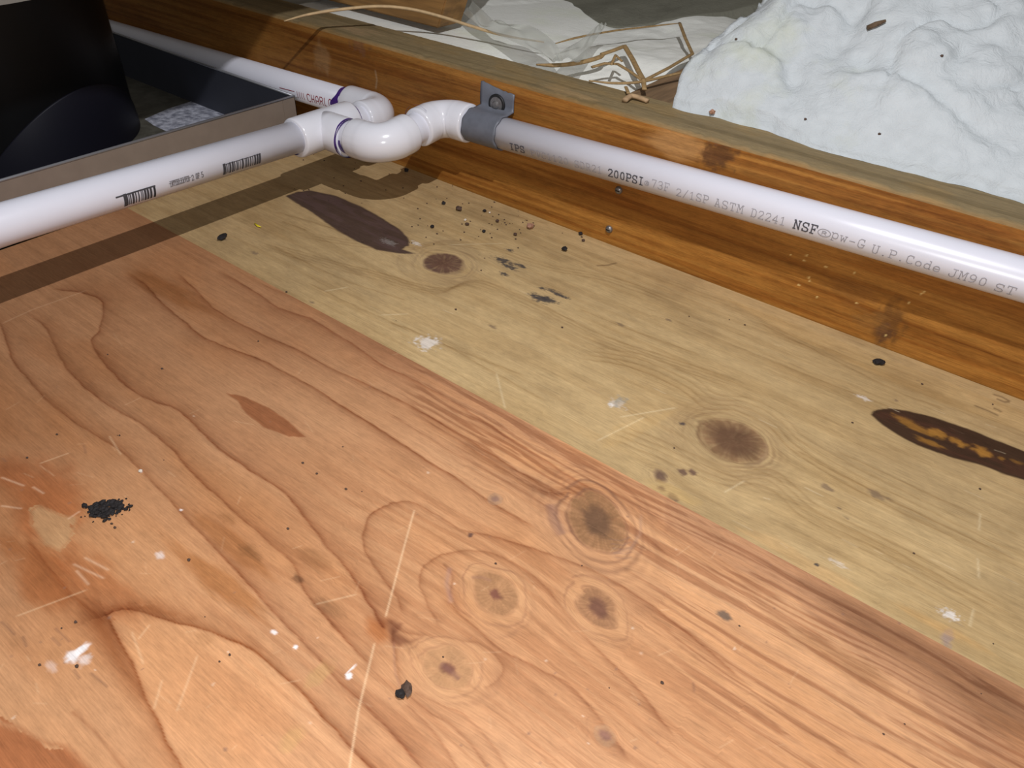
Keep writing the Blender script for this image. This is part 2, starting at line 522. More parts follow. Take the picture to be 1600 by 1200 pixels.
# V of late wood, lower left
VR = px((168, 960), (196, 951), (238, 962), (280, 974), (315, 981), (350, 997), (385, 1011), (427, 1042), (469, 1081), (507, 1123), (552, 1172), (600, 1225))
VL = px((168, 960), (185, 997), (210, 1042), (224, 1085), (245, 1123), (262, 1161), (287, 1200), (330, 1270))
S.ring(VR, 1, .0085, 1.0, (0.40, 0.22, 0.115), ends=0)
S.ring(VL, -1, .0105, 1.0, (0.42, 0.23, 0.12), ends=0)
S.poly(px((110, 930), (168, 950), (240, 940), (300, 968), (240, 964), (196, 953), (170, 962), (190, 1010), (226, 1090), (190, 1060), (150, 1000)), (0.56, 0.36, 0.22), .75, soft=.005, mul=True, ragged=.008)
S.ring(px((40, 840), (80, 890), (120, 935), (168, 975)), -1, .006, .5, (0.55, 0.36, 0.24))
S.ring(px((110, 1110), (150, 1150), (200, 1210)), 1, .002, .5, LATE)
S.poly(px((0, 1130), (28, 1138), (70, 1158), (105, 1166), (145, 1205), (150, 1260), (-60, 1260), (-60, 1120)), (0.60, 0.36, 0.25), .8, soft=.002, mul=True, ragged=.012)
S.poly(px((60, 790), (100, 806), (122, 808), (108, 843), (95, 860), (70, 850), (50, 820), (48, 800)), (0.50, 0.315, 0.155), .6, soft=.0016, ragged=.005)
for a, b in (((0, 745), (40, 760)), ((50, 760), (70, 772)), ((0, 790), (36, 795)), ((105, 812), (126, 798)), ((118, 890), (140, 915)), ((112, 880), (165, 905)), ((130, 870), (172, 892))):
    S.line(px(a, b), .0007, (0.78, 0.52, 0.34), .6)
S.poly(px((354, 614), (385, 621), (420, 637), (451, 659), (478, 682), (451, 682), (413, 668), (388, 648), (371, 628)), (0.60, 0.42, 0.34), .9, soft=.0006, mul=True)
# inner arch and the knots
AR = px((632, 962), (620, 932), (596, 900), (574, 866), (567, 838), (572, 816), (584, 800), (606, 789), (628, 783), (652, 788), (690, 808), (722, 827), (760, 835), (800, 846), (860, 866), (920, 888), (975, 918), (1030, 955), (1100, 1010), (1180, 1080))
S.ring(AR, -1, .0040, .66, LATE, ends=.03)
S.ring(px((690, 990), (668, 944), (656, 912), (660, 888), (688, 868), (728, 860), (768, 864), (804, 880), (836, 902), (862, 926), (888, 962), (920, 1000), (960, 1040), (1000, 1080), (1024, 1112), (1060, 1160)), -1, .0030, .58, LATE, ends=.04)
S.ring(px((690, 930), (716, 956), (744, 982), (784, 1016), (832, 1040), (880, 1064), (912, 1092), (950, 1140), (990, 1200)), -1, .0035, .6, LATE)
S.ring(px((690, 880), (706, 900), (703, 925), (712, 948), (740, 966)), 1, .002, .6, (0.45, 0.33, 0.33))
S.ring(px((604, 962), (625, 985), (660, 993), (700, 998), (740, 1004), (770, 1020), (786, 1044), (776, 1066), (752, 1076)), 1, .0030, .55, LATE)
S.ring(px((612, 975), (616, 1010), (622, 1050), (632, 1078), (668, 1110), (700, 1130), (740, 1170), (770, 1215)), 1, .0022, .55, LATE)
S.ring(px((632, 1096), (668, 1132), (692, 1164), (720, 1210)), -1, .003, .5, LATE)
S.ring(px((644, 1078), (688, 1100), (728, 1120), (768, 1160), (800, 1210)), -1, .003, .45, LATE)
S.poly(px((575, 965), (605, 970), (610, 1000), (590, 1006), (573, 990)), (0.74, 0.46, 0.24), .7, soft=.003, mul=True)
S.poly(px((606, 968), (630, 976), (618, 990), (640, 1000), (660, 996), (625, 1012), (612, 1006)), (0.44, 0.32, 0.32), .75, soft=.0015, mul=True)
S.line(px((615, 1000), (617, 1050), (628, 1082)), .0006, (0.27, 0.13, 0.09), .6)
KB = (0.46, 0.26, 0.135); KR = (0.31, 0.145, 0.075); PALE = (0.68, 0.39, 0.19)
S.knot(fl2((932, 816)), fl2((970, 858)), fl2((958, 790)), core=(0.135, 0.072, 0.042), body=(0.30, 0.155, 0.070), rim=(0.20, 0.092, 0.052), corer=.50, corea=.8, bodya=.9, rings=((1.0, .75), (1.28, .6), (1.55, .45), (1.85, .3), (2.2, .2)))
S.knot(fl2((774, 928)), fl2((800, 958)), fl2((798, 912)), core=(0.17, 0.062, 0.042), body=(0.34, 0.175, 0.080), rim=KR, corer=.27, bodya=.85, rings=((1.0, .3), (1.45, .55), (1.7, .3)), halo=PALE)
S.knot(fl2((934, 950)), fl2((958, 978)), fl2((955, 935)), core=(0.16, 0.07, 0.045), body=(0.31, 0.155, 0.075), rim=KR, corer=.5, bodya=.85, rings=((1.0, .45), (1.5, .5), (1.75, .2)), halo=PALE)
S.knot(fl2((700, 1044)), fl2((740, 1056)), fl2((706, 1014)), core=(0.18, 0.072, 0.045), body=(0.42, 0.225, 0.105), rim=KR, corer=.30, bodya=.75, rings=((1.0, .5), (1.4, .4), (1.7, .25)), halo=PALE)
S.knot(fl2((946, 1150)), fl2((960, 1166)), fl2((958, 1140)), core=(0.25, 0.12, 0.085), body=(0.42, 0.24, 0.13), rim=KR, corer=.5, bodya=.6, rings=((1.0, .3), (1.6, .25)))
S.knot(fl2((774, 780)), fl2((782, 788)), fl2((784, 774)), core=(0.30, 0.17, 0.12), body=(0.42, 0.26, 0.16), rim=KR, corer=.5, bodya=.5, rings=((1.2, .2),))
S.line(px((688, 1036), (706, 1050), (718, 1062)), .0016, (0.20, 0.09, 0.07), .8, .05)
S.line(px((703, 884), (698, 912), (706, 945)), .0016, (0.36, 0.21, 0.17), .6)
S.line(px((735, 902), (752, 902), (770, 908)), .0012, (0.30, 0.15, 0.10), .6)
S.line(px((860, 785), (866, 812), (880, 838)), .0040, (0.24, 0.13, 0.10), .75)
for k in range(5):
    S.line(px((950 + 2 * k, 842 + 7 * k), (970 + 2 * k, 845 + 7 * k), (988, 838 + 8 * k)), .0006, (0.24, 0.14, 0.10), .55)
S.line(px((1002, 800), (1000, 835), (985, 858), (950, 868)), .0012, (0.40, 0.24, 0.16), .5)
# light scratches
SC = (0.86, 0.60, 0.36)
S.line(px((648, 795), (632, 852), (618, 905), (602, 966)), .00055, SC, .8, .03)
S.line(px((586, 1002), (572, 1060), (560, 1110), (546, 1200), (540, 1240)), .00055, SC, .75, .03)
S.line(px((0, 507), (50, 484), (140, 452)), .0008, (0.62, 0.38, 0.22), .5)
for a, b in (((60, 725), (110, 707)), ((170, 680), (190, 712)), ((20, 965), (140, 920)), ((240, 1110), (254, 1060)), ((275, 1115), (310, 1020)), ((215, 1000), (235, 975)), ((490, 945), (560, 928)), ((205, 985), (225, 1040))):
    S.line(px(a, b), .0006, SC, .42)
for k in range(120):
    x = rng.uniform(0, 1300); y = rng.uniform(480, 1200)
    l = rng.uniform(8, 40); an = rng.uniform(0, math.pi)
    S.line(px((x, y), (x + l * math.cos(an), y + l * .7 * math.sin(an))), .0004, SC if rng.rand() < .7 else (0.3, 0.17, 0.1), rng.uniform(.10, .28))
for k in range(110):
    x = rng.uniform(0, 1500); y = rng.uniform(440, 1200)
    S.blob(fl2((x, y)), rng.uniform(.0004, .0011), rng.uniform(.0004, .0010), (0.26, 0.14, 0.09) if rng.rand() < .72 else (0.74, 0.55, 0.40), rng.uniform(.3, .7))
# grey smudges, white paint, pits
for p, ru, rv, c, a in (((393, 864), .008, .004, (0.55, 0.56, 0.55), .6), ((492, 875), .012, .006, (0.62, 0.60, 0.56), .6), ((515, 950), .010, .004, (0.60, 0.60, 0.58), .55), ((355, 810), .006, .003, (0.6, 0.55, 0.48), .6), ((466, 905), .004, .002, (0.4, 0.38, 0.38), .8), ((320, 1000), .006, .003, (0.7, 0.66, 0.6), .5)):
    S.blob(fl2(p), ru, rv, c, a, mul=True)
for p, ru, rv, a in (((122, 1018), .0022, .0052, 1.0), ((112, 1026), .004, .0025, .8), ((132, 1032), .003, .003, .5), ((80, 1040), .004, .002, .25), ((545, 1056), .0016, .0016, 1.0), ((549, 1045), .0006, .003, .8), ((428, 988), .002, .0012, .8), ((462, 1011), .0012, .0012, .9), ((250, 868), .003, .002, .5), ((220, 737), .001, .0008, .9), ((283, 797), .001, .0008, .8)):
    S.blob(fl2(p), ru, rv, (0.85, 0.80, 0.78), a)
S.blob(fl2((500, 1052)), .004, .007, (0.50, 0.31, 0.12), .4)
S.blob(fl2((455, 1155)), .004, .007, (0.52, 0.32, 0.12), .35)
S.blob(fl2((1132, 962)), .004, .0025, (0.12, 0.09, 0.07), .85)
S.blob(fl2((735, 836)), .0016, .0016, (0.10, 0.05, 0.04), .9)
for p, q in (((0, 970), (25, 993)), ((85, 980), (110, 1005)), ((35, 993), (42, 1012)), ((115, 1045), (125, 1062)), ((140, 1050), (170, 1075)), ((80, 995), (95, 1010)), ((130, 695), (135, 709)), ((3, 715), (10, 722)), ((1083, 1065), (1085, 1082))):
    S.line(px(p, q), .0007, (0.20, 0.10, 0.06), .7)
WOOD_RED = grain_material('reddish_veneer', 0.42, 0.55, 420, 1500, rough=0.55, spec=0.16, sx=9.0, mamp=.42)
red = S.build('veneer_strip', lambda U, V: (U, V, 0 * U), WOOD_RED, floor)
red['label'] = 'reddish brown veneer with wavy rings and a cluster of knots'

# --- pale veneer
us = lines((-1.45, -0.68, 60), (-0.68, 0.13, 1010), (0.13, 0.75, 40))
vs_ = lines((YV, YB - 0.0006, 340))
S = Sheet(us, vs_, (0.520, 0.365, 0.180), 23)
n1 = fbm(S.U * 6, S.V * 22, 300, 4)
S.mul(al, sstep(0.42, 0.75, n1) * .6, (0.80, 0.78, 0.74))
S.mul(al, sstep(0.45, 0.75, fbm(S.U * 16, S.V * 50, 310, 4)) * .4, (0.86, 0.80, 0.72))
S.mul(al, sstep(0.48, 0.70, fbm(S.U * 9, S.V * 210, 330, 3)) * .34, (0.74, 0.68, 0.60))
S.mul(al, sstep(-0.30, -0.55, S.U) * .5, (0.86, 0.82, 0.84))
S.mul(al, sstep(0.52, 0.72, fbm(S.U * 22, S.V * 45, 350, 4)) * .4, (0.70, 0.68, 0.68))
LY = (0.48, 0.38, 0.26)
def faint(pts, a=.4, w=.0016, fade=-1, col=LY):
    S.ring(pts, fade, w, a, col)
# rings bending round the knots
for k in range(4):
    faint([(u, v - .0035 * k - .002) for u, v in px((400, 370), (520, 405), (600, 425), (650, 440), (700, 448), (750, 436), (840, 470), (940, 520), (1060, 560), (1180, 600))], .5 - .06 * k, .0014)
for k in range(3):
    faint([(u, v + .0045 * k) for u, v in px((470, 370), (560, 385), (640, 390), (690, 382), (760, 392), (850, 420), (950, 440), (1060, 480))], .4, .0012, 1)
for k in range(4):
    faint([(u, v + .006 * k + .002) for u, v in px((880, 560), (980, 575), (1060, 610), (1100, 640), (1150, 645), (1200, 670), (1240, 710), (1340, 770), (1480, 840), (1600, 900))], .5 - .05 * k, .0016, 1)
for k in range(4):
    faint([(u, v - .005 * k) for u, v in px((960, 660), (1040, 690), (1090, 712), (1150, 735), (1210, 735), (1280, 790), (1400, 850), (1600, 960))], .42, .0016)
for pts in (((1040, 495), (1160, 545), (1260, 585), (1400, 640), (1500, 690)), ((1180, 500), (1300, 560), (1400, 610), (1480, 640)), ((430, 330), (500, 350), (560, 372)), ((900, 480), (1000, 520), (1100, 556)), ((420, 380), (500, 420), (560, 445), (640, 470)), ((480, 440), (560, 480), (700, 540), (830, 590)), ((600, 500), (680, 530), (760, 575), (860, 630)), ((1240, 700), (1350, 760), (1600, 880)), ((1300, 700), (1450, 770), (1600, 840)), ((440, 345), (480, 360)), ((700, 300), (780, 330), (860, 350))):
    faint(px(*pts), .5, .0016)
S.ring(px((1180, 495), (1300, 555), (1400, 600), (1450, 618), (1560, 660), (1640, 690)), -1, .005, .45, (0.66, 0.60, 0.52))
# clean pale band beside the joist
S.poly([(-.15, .5), (.13, .5)] + px((1620, 680), (1500, 640), (1400, 598), (1260, 535), (1200, 505)), (1.10, 1.06, 0.98), .6, soft=.002, mul=True)
# dark pitch streaks
PIT = (0.048, 0.026, 0.025)
s, q = S.poly(px((446, 306), (462, 300), (484, 297), (526, 306), (568, 324), (600, 342), (622, 356), (637, 370), (640, 382), (628, 389), (650, 396), (624, 396), (589, 390), (554, 375), (522, 357), (491, 334), (463, 317)), PIT, .92, soft=.0012, ragged=.0015)
S.mix(s, sstep(.001, .004, q) * sstep(.42, .62, fbm(S.U[s] * 40, S.V[s] * 160, 71, 4)) * .55, (0.105, 0.062, 0.056))
S.blob(fl2((608, 378)), .008, .004, (0.30, 0.27, 0.25), .5, rough=1.0, fs=4)
PIT2 = (0.034, 0.014, 0.010)
s, q = S.poly(px((1360, 646), (1372, 639), (1395, 638), (1416, 641), (1460, 652), (1512, 669), (1556, 687), (1600, 704), (1660, 730), (1660, 775), (1600, 750), (1574, 742), (1538, 728), (1482, 713), (1434, 696), (1394, 674), (1372, 658)), PIT2, .95, soft=.0010, ragged=.0012)
S.mix(s, sstep(.001, .004, q) * sstep(.45, .65, fbm(S.U[s] * 50, S.V[s] * 200, 73, 4)) * .5, (0.085, 0.036, 0.022))
for p, ru, rv, a in (((1463, 677), .006, .005, .9), ((1432, 668), .010, .0035, .7), ((1412, 655), .007, .003, .6), ((1497, 690), .0055, .0042, .95), ((1532, 704), .0060, .0052, 1.0), ((1450, 690), .009, .003, .7), ((1565, 716), .002, .002, .6), ((1590, 722), .004, .002, .4)):
    S.blob(fl2(p), ru, rv, (0.36, 0.17, 0.035), a, rough=.6)
# knots
S.knot(fl2((694, 411)), fl2((726, 417)), fl2((702, 396)), core=(0.125, 0.062, 0.040), body=(0.135, 0.070, 0.046), rim=(0.22, 0.14, 0.09), corer=.5, corea=.5, bodya=1.0, rings=((1.0, .5), (1.3, .3), (1.55, .28), (1.8, .22), (2.1, .16)))
S.line(px((666, 408), (671, 418), (690, 428)), .0016, (0.10, 0.06, 0.05), .6)
S.knot(fl2((1146, 687)), fl2((1196, 712)), fl2((1166, 662)), core=(0.115, 0.058, 0.034), body=(0.26, 0.15, 0.075), rim=(0.22, 0.125, 0.062), corer=.70, corea=.8, bodya=.9, rings=((1.0, .65), (1.2, .45), (1.4, .35), (1.6, .3), (1.85, .22), (2.1, .15)))
S.line(px((1195, 690), (1199, 706), (1185, 724), (1160, 728)), .0016, (0.25, 0.15, 0.09), .6)
S.knot(fl2((1031, 744)), fl2((1043, 751)), fl2((1036, 735)), core=(0.13, 0.075, 0.055), body=(0.32, 0.21, 0.12), rim=(0.27, 0.18, 0.10), corer=.7, corea=.85, bodya=.6, rings=((1.3, .35), (1.7, .3), (2.1, .2)))
for p, r in (((1066, 737), .0026), ((1082, 737), .0024), ((1033, 763), .0022), ((1052, 777), .0028)):
    S.blob(fl2(p), r * 1.3, r, (0.15, 0.085, 0.06), .9)
S.blob(fl2((1050, 770)), .014, .006, (0.50, 0.33, 0.13), .5, rough=.8)
S.blob(fl2((1067, 662)), .0022, .0022, (0.08, 0.06, 0.055), .95)
# scuffs, white spots
BK = (0.055, 0.05, 0.052)
for p, ru, rv in (((785, 407), .010, .004), ((797, 417), .007, .0035), ((813, 415), .006, .0025), ((788, 428), .004, .0028), ((797, 391), .004, .0022), ((845, 466), .009, .0045), ((858, 468), .008, .0035), ((870, 458), .009, .0026), ((847, 450), .003, .0018), ((834, 463), .006, .0020), ((882, 464), .004, .0016)):
    S.blob(fl2(p), ru, rv, BK, .9, rough=1.1, fs=2.2)
for p, ru, rv, a in (((668, 536), .008, .0075, .75), ((650, 380), .005, .003, .6), ((964, 630), .006, .004, .4), ((955, 632), .002, .002, .9), ((1350, 622), .004, .002, .6), ((1310, 880), .005, .002, .4), ((1484, 960), .004, .003, .85)):
    S.blob(fl2(p), ru, rv, (0.74, 0.68, 0.62), a, rough=1.2, fs=2)
S.blob(fl2((967, 626)), .004, .006, (0.30, 0.29, 0.25), .6, rough=1)
S.blob(fl2((1482, 996)), .003, .006, (0.32, 0.23, 0.20), .8)
S.blob(fl2((1470, 980)), .02, .004, (0.55, 0.32, 0.12), .5)
S.blob(fl2((1240, 870)), .03, .006, (0.55, 0.34, 0.15), .5, rough=.9)
S.blob(fl2((1276, 882)), .0016, .0012, BK, .9)
for p, ru in (((1292, 762), .005), ((1312, 794), .0016), ((1323, 809), .0016), ((1374, 774), .006), ((1435, 594), .001), ((1400, 625), .002), ((770, 510), .004), ((970, 507), .004), ((1045, 500), .003), ((348, 373), .004), ((398, 395), .004), ((340, 460), .003), ((486, 472), .003)):
    S.blob(fl2(p), ru, ru * .5, (0.20, 0.135, 0.085), .75, rough=.8)
for a, b in (((965, 652), (1060, 636)), ((930, 690), (1010, 650)), ((700, 382), (790, 380)), ((592, 492), (640, 490)), ((775, 580), (790, 640)), ((1528, 870), (1530, 905)), ((1515, 980), (1522, 950)), ((1130, 770), (1165, 750)), ((1530, 830), (1532, 800)), ((505, 455), (545, 448))):
    S.line(px(a, b), .0007, (0.80, 0.66, 0.42), .5)
S.poly(px((1060, 640), (960, 665), (940, 700), (985, 690)), (1.12, 1.08, 1.0), .6, soft=.002, mul=True)
for a, b, c in (((1550, 615), (1566, 620), (1580, 628)), ((1556, 622), (1570, 628), (1578, 627)), ((1520, 632), (1545, 642), (1562, 650)), ((1552, 637), (1560, 640), (1566, 644)), ((930, 415), (950, 414), (965, 410))):
    S.line(px(a, b, c), .0013, (0.12, 0.07, 0.035), .9)
for k in range(150):
    x = rng.uniform(420, 1600); y = rng.uniform(290, 1000)
    u, v = fl2((x, y))
    if v < YV: continue
    l = rng.uniform(.003, .014)
    S.line([(u, v), (u + l, v + rng.uniform(-.0015, .0015))], .0004, (0.25, 0.17, 0.11) if rng.rand() < .7 else (0.75, 0.62, 0.42), rng.uniform(.25, .6))
WOOD_PALE = grain_material('pale_veneer', 0.40, 0.55, 380, 1400, rough=0.55, spec=0.14, sx=10.0, mamp=.5)
pale = S.build('veneer_strip', lambda U, V: (U, V, -0.0002 + 0 * U), WOOD_PALE, floor)
pale['label'] = 'pale straw coloured veneer with two dark pitch streaks'

# ------------------------------------------------------------------ joist
def bpx(*a):
    out = []
    for p in a:
        h = hit(p[0], p[1], 1, YB)
        out.append((h[0], h[2]))
    return out
us = lines((-1.45, -0.9, 40), (-0.9, 0.12, 900), (0.12, 0.75, 40))
vs_ = lines((-0.06, 0, 10), (0, HB - .003, 110))
S = Sheet(us, vs_, (0.41, 0.185, 0.040), 37)
S.mul(al, sstep(.40, .70, fbm(S.U * 5, S.V * 90, 400, 4)) * .65, (0.62, 0.52, 0.42))
S.mul(al, sstep(.45, .62, fbm(S.U * 7, S.V * 330, 420, 3)) * .65, (0.62, 0.48, 0.36))
S.mul(al, sstep(.5, .7, fbm(S.U * 16, S.V * 120, 440, 4)) * .4, (0.74, 0.62, 0.52))
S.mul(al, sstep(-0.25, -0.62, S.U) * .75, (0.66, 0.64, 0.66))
S.mul(al, sstep(.07, .0, S.V) * .30, (1.15, 1.12, .9))
DK = (0.48, 0.38, 0.30)
for pts, a in ((((600, 100), (700, 128), (860, 176), (1000, 212), (1090, 238)), .8), (((660, 112), (760, 140), (900, 178), (1040, 214), (1100, 222)), .7), (((850, 165), (960, 190), (1060, 214), (1110, 225)), .7), (((1145, 245), (1250, 274), (1400, 316), (1600, 372)), .8), (((1150, 262), (1280, 300), (1430, 340), (1600, 388)), .8), (((1130, 232), (1240, 258), (1380, 300), (1500, 330)), .6), (((700, 262), (800, 292), (950, 340), (1100, 385)), .5), (((720, 282), (860, 330), (1000, 372), (1200, 440)), .5), (((800, 268), (920, 305), (1060, 350), (1200, 400)), .45), (((1180, 430), (1300, 470), (1380, 500)), .5), (((1200, 450), (1320, 492), (1390, 520)), .45), (((1400, 500), (1500, 535), (1600, 570)), .6), (((1420, 520), (1520, 556), (1600, 585)), .6), (((1410, 480), (1520, 515), (1600, 545)), .5), (((470, 90), (560, 118), (640, 150)), .5), (((560, 70), (640, 98), (700, 118)), .5)):
    S.ring(bpx(*pts), -1, .0022, a, DK)
S.blob(bpx((1060, 226))[0], .028, .012, (0.50, 0.27, 0.10), .7, rough=.4)
for p, ru, rv, c, a in (((1128, 240), .013, .011, (0.105, 0.045, 0.018), .85), ((1112, 250), .009, .007, (0.13, 0.055, 0.02), .8), ((1120, 214), .008, .005, (0.16, 0.075, 0.045), .85), ((1126, 213), .003, .0025, (0.05, 0.028, 0.022), .95), ((1112, 212), .004, .003, (0.50, 0.30, 0.19), .7), ((1390, 505), .010, .018, (0.16, 0.070, 0.020), .8), ((1382, 520), .006, .008, (0.13, 0.06, 0.03), .7), ((1360, 500), .012, .010, (0.30, 0.145, 0.04), .5), ((560, 66), .010, .012, (0.17, 0.08, 0.045), .55), ((575, 58), .010, .008, (0.12, 0.06, 0.04), .6), ((1330, 455), .02, .010, (0.24, 0.10, 0.025), .5)):
    S.blob(bpx(p)[0], ru, rv, c, a, rough=.9, fs=1.6)
for k in range(14):
    p = (rng.uniform(1220, 1500), 0)
    y = 617 - (1600 - p[0]) * .36 - rng.uniform(15, 110)
    S.blob(bpx((p[0], y))[0], .0009, .0009, (0.85, 0.62, 0.25), .9, rough=.2)
S.line(bpx((586, 108), (589, 125), (587, 140)), .0012, (0.50, 0.38, 0.24), .5)
S.blob(bpx((500, 85))[0], .012, .02, (0.34, 0.20, 0.09), .5, rough=.8)
WOOD_JOIST = grain_material('amber_joist_wood', 0.8, 0.8, 300, 1300, rough=0.5, spec=0.2, sx=7.0, bump=.00015, mamp=.5)
joist = bpy.data.objects.new('floor_joist', None); COL.objects.link(joist)
joist.location = (-0.35, YB + .025, -0.06)
joist.empty_display_size = .02
tag(joist, 'amber timber joist standing on edge behind the white pipe', 'joist')
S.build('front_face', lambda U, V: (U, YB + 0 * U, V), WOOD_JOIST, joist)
# greyed top, with rounded arris
us2 = lines((-1.45, -0.9, 40), (-0.9, 0.12, 760), (0.12, 0.75, 40))
TT = 0.047
T = Sheet(us2, lines((0, TT + .004, 60)), (0.235, 0.175, 0.090), 41)
T.mul(al, sstep(.42, .68, fbm(T.U * 6, T.V * 160, 500, 4)) * .6, (0.60, 0.58, 0.52))
T.mul(al, sstep(.5, .7, fbm(T.U * 30, T.V * 60, 520, 3)) * .4, (1.2, 1.05, .8))
T.mul(al, sstep(.006, .0, T.V) * .6, (1.5, 1.1, .7))
T.blob((hit(880, 145, 2, HB)[0], .012), .03, .008, (0.40, 0.26, 0.12), .5, rough=.9)
T.blob((hit(560, 45, 2, HB)[0], .020), .035, .012, (0.36, 0.24, 0.13), .5, rough=.9)
def topf(U, V):
    r = .004
    a = np.clip(V / (r * 1.5), 0, 1) * (math.pi / 2)
    y = np.where(V < r * 1.5, YB + r - r * np.cos(a), YB + r + (V - r * 1.5))
    z = np.where(V < r * 1.5, HB - r + r * np.sin(a), HB)
    chip = sstep(.55, .75, fbm(U * 60, V * 0 + 3, 530, 3)) * np.exp(-((V - .005) / .004) ** 2) * .0012
    z = z - chip + (fbm(U * 200, V * 500, 540, 3) - .5) * .0006
    return U, y, z
T.build('top_face', topf, grain_material('weathered_joist_top', 0.5, 0.6, 350, 1300, rough=.75, spec=.2, sx=8.0, bump=.0003), joist)
bmobj('core', box_bm(-1.45, .75, YB + .0006, YB + TT - .0006, -.06, HB - .0035), simple('joist_core', (.30, .16, .06), rough=.7, var=.3, scale=20, stretch=(1, 6, 6)), joist)

# ------------------------------------------------------------------ the bay behind the joist
DRY = simple('dusty_drywall', (0.28, 0.25, 0.20), rough=.9, var=.3, scale=20)
ce = bmobj('ceiling', box_bm(-3.5, 3.0, -1.5, 5.0, -.115, -.10), DRY)
tag(ce, 'dusty back of the ceiling board of the room below', kind='structure')

def field(name, x0, x1, y0, y1, nx, ny, zfun, mat, base_z, outline=None, parent=None):
    """closed lump with a height-field top"""
    xs = np.linspace(0, 1, nx); ys = np.linspace(0, 1, ny)
    A, B = np.meshgrid(xs, ys, indexing='ij')
    X = x0 + (x1 - x0) * A; Y = y0 + (y1 - y0) * B
    if outline: X, Y = outline(X, Y, A, B)
    Z = zfun(X, Y, A, B)
    v = np.stack([X, Y, Z], -1).reshape(-1, 3).tolist()
    idx = np.arange(nx * ny).reshape(nx, ny)
    f = np.stack([idx[:-1, :-1], idx[1:, :-1], idx[1:, 1:], idx[:-1, 1:]], -1).reshape(-1, 4).tolist()
    rim = list(idx[:, 0]) + list(idx[-1, 1:]) + list(idx[-2::-1, -1]) + list(idx[0, -2:0:-1])
    b0 = len(v)
    for i in rim:
        v.append([v[i][0], v[i][1], base_z])
    n = len(rim)
    for k in range(n):
        f.append([rim[k], b0 + k, b0 + (k + 1) % n, rim[(k + 1) % n]])
    f.append([b0 + k for k in range(n)])
    return pymesh(name, v, f, mat, parent)

def fluff(name, col, col2, scale, bump):
    m, nt, b = mat_new(name)
    L = nt.links.new
    setp(b, **{'Roughness': .95, 'Specular IOR Level': .05})
    tc = nt.nodes.new('ShaderNodeTexCoord')
    n1 = nt.nodes.new('ShaderNodeTexNoise'); setp(n1, Scale=scale, Detail=5, Roughness=.6)
    L(tc.outputs['Object'], n1.inputs['Vector'])
    rp = nt.nodes.new('ShaderNodeValToRGB')
    rp.color_ramp.elements[0].position = .52; rp.color_ramp.elements[1].position = .74
    rp.color_ramp.elements[0].color = (*col, 1); rp.color_ramp.elements[1].color = (*col2, 1)
    L(n1.outputs['Fac'], rp.inputs[0]); L(rp.outputs[0], b.inputs['Base Color'])
    n2 = nt.nodes.new('ShaderNodeTexNoise'); setp(n2, Scale=scale * 9, Detail=6, Roughness=.7, Distortion=.8)
    L(tc.outputs['Object'], n2.inputs['Vector'])
    bp = nt.nodes.new('ShaderNodeBump'); setp(bp, Strength=.8, Distance=bump)
    L(n2.outputs['Fac'], bp.inputs['Height']); L(bp.outputs[0], b.inputs['Normal'])
    b.inputs['Subsurface Weight'].default_value = 0.0
    return m
WHITEFLUFF = fluff('white_fibreglass', (0.56, 0.60, 0.615), (0.53, 0.56, 0.43), 9, .0028)
LOWFLUFF = fluff('cream_fibreglass', (0.90, 0.91, 0.85), (0.84, 0.88, 0.72), 9, .0012)
GREYFLUFF = fluff('grey_olive_facing', (0.22, 0.215, 0.17), (0.15, 0.145, 0.115), 12, .002)  # one darker grey-olive tone over the whole far batt

# big batt rising behind the joist on the right
def bigz(X, Y, A, B):
    t = np.clip(Y - .545, 0, 1)
    z = .1135 + .135 * (1 - np.exp(-t / .12))
    lump = (fbm(X * 13, Y * 13, 600, 2) - .5) * .030 + (fbm(X * 34, Y * 34, 610, 2) - .5) * .012 + (fbm(X * 85, Y * 85, 612, 3) - .5) * .0055
    crease = -.007 * np.exp(-((fbm(X * 9 + 3, Y * 9, 620, 2) - .5) / .06) ** 2) - .0045 * np.exp(-((fbm(X * 24 + 8, Y * 24, 630, 2) - .5) / .07) ** 2)
    k = sstep(0, .06, t)
    z = z + (lump + crease) * k
    edge = sstep(0, .03, A)
    return .1135 + (z - .1135) * (.80 + .20 * edge)
def bigout(X, Y, A, B):
    left = -.236 + .028 * B + .012 * (fbm(Y * 22, Y * 0 + 1, 650, 3) - .5) * 2
    X = left + (.75 - left) * A
    Y = Y - .012 * (1 - B) ** 4 * sstep(.05, .5, A) + .008 * (1 - B) ** 3 * (fbm(X * 25, X * 0 + 4, 660, 3) - .5) * 2
    return X, Y
big = field('insulation_batt', -.236, .75, .553, 1.15, 330, 260, bigz, WHITEFLUFF, .1132, bigout)
tag(big, 'thick lumpy white fibreglass batt overlapping the joist beside the print on the pipe', 'insulation', 'fibreglass batts behind the joist')

def lowz(X, Y, A, B):
    z = .098 + (fbm(X * 8, Y * 8, 700, 2) - .5) * .026 + (fbm(X * 30, Y * 30, 710, 3) - .5) * .006
    t = Y - .562
    z = z - .012 * np.exp(-t / .018) * sstep(-.52, -.42, X) + .010 * sstep(.03, .15, t)
    z = z + np.maximum(0, .1055 - z) * sstep(-.40, -.48, X)
    z = z - sstep(-.50, -.53, X) * sstep(.67, .64, Y) * np.maximum(0, z - .109)
    return np.minimum(z, .124)
def lowback(X):
    return .86 - .065 * np.exp(-((X + .45) / .06) ** 2) + .10 * sstep(-.42, -.30, X) + .03 * (fbm(X * 18, X * 0, 720, 3) - .5)
def lowout(X, Y, A, B):
    back = lowback(X)
    Y = .5620 + (back - .5620) * B
    return X, Y
low = field('insulation_batt', -.73, -.292, .5615, .9, 260, 200, lowz, LOWFLUFF, -.095, lowout)
tag(low, 'low cream fibreglass batt under the straws and the clear film', 'insulation', 'fibreglass batts behind the joist')

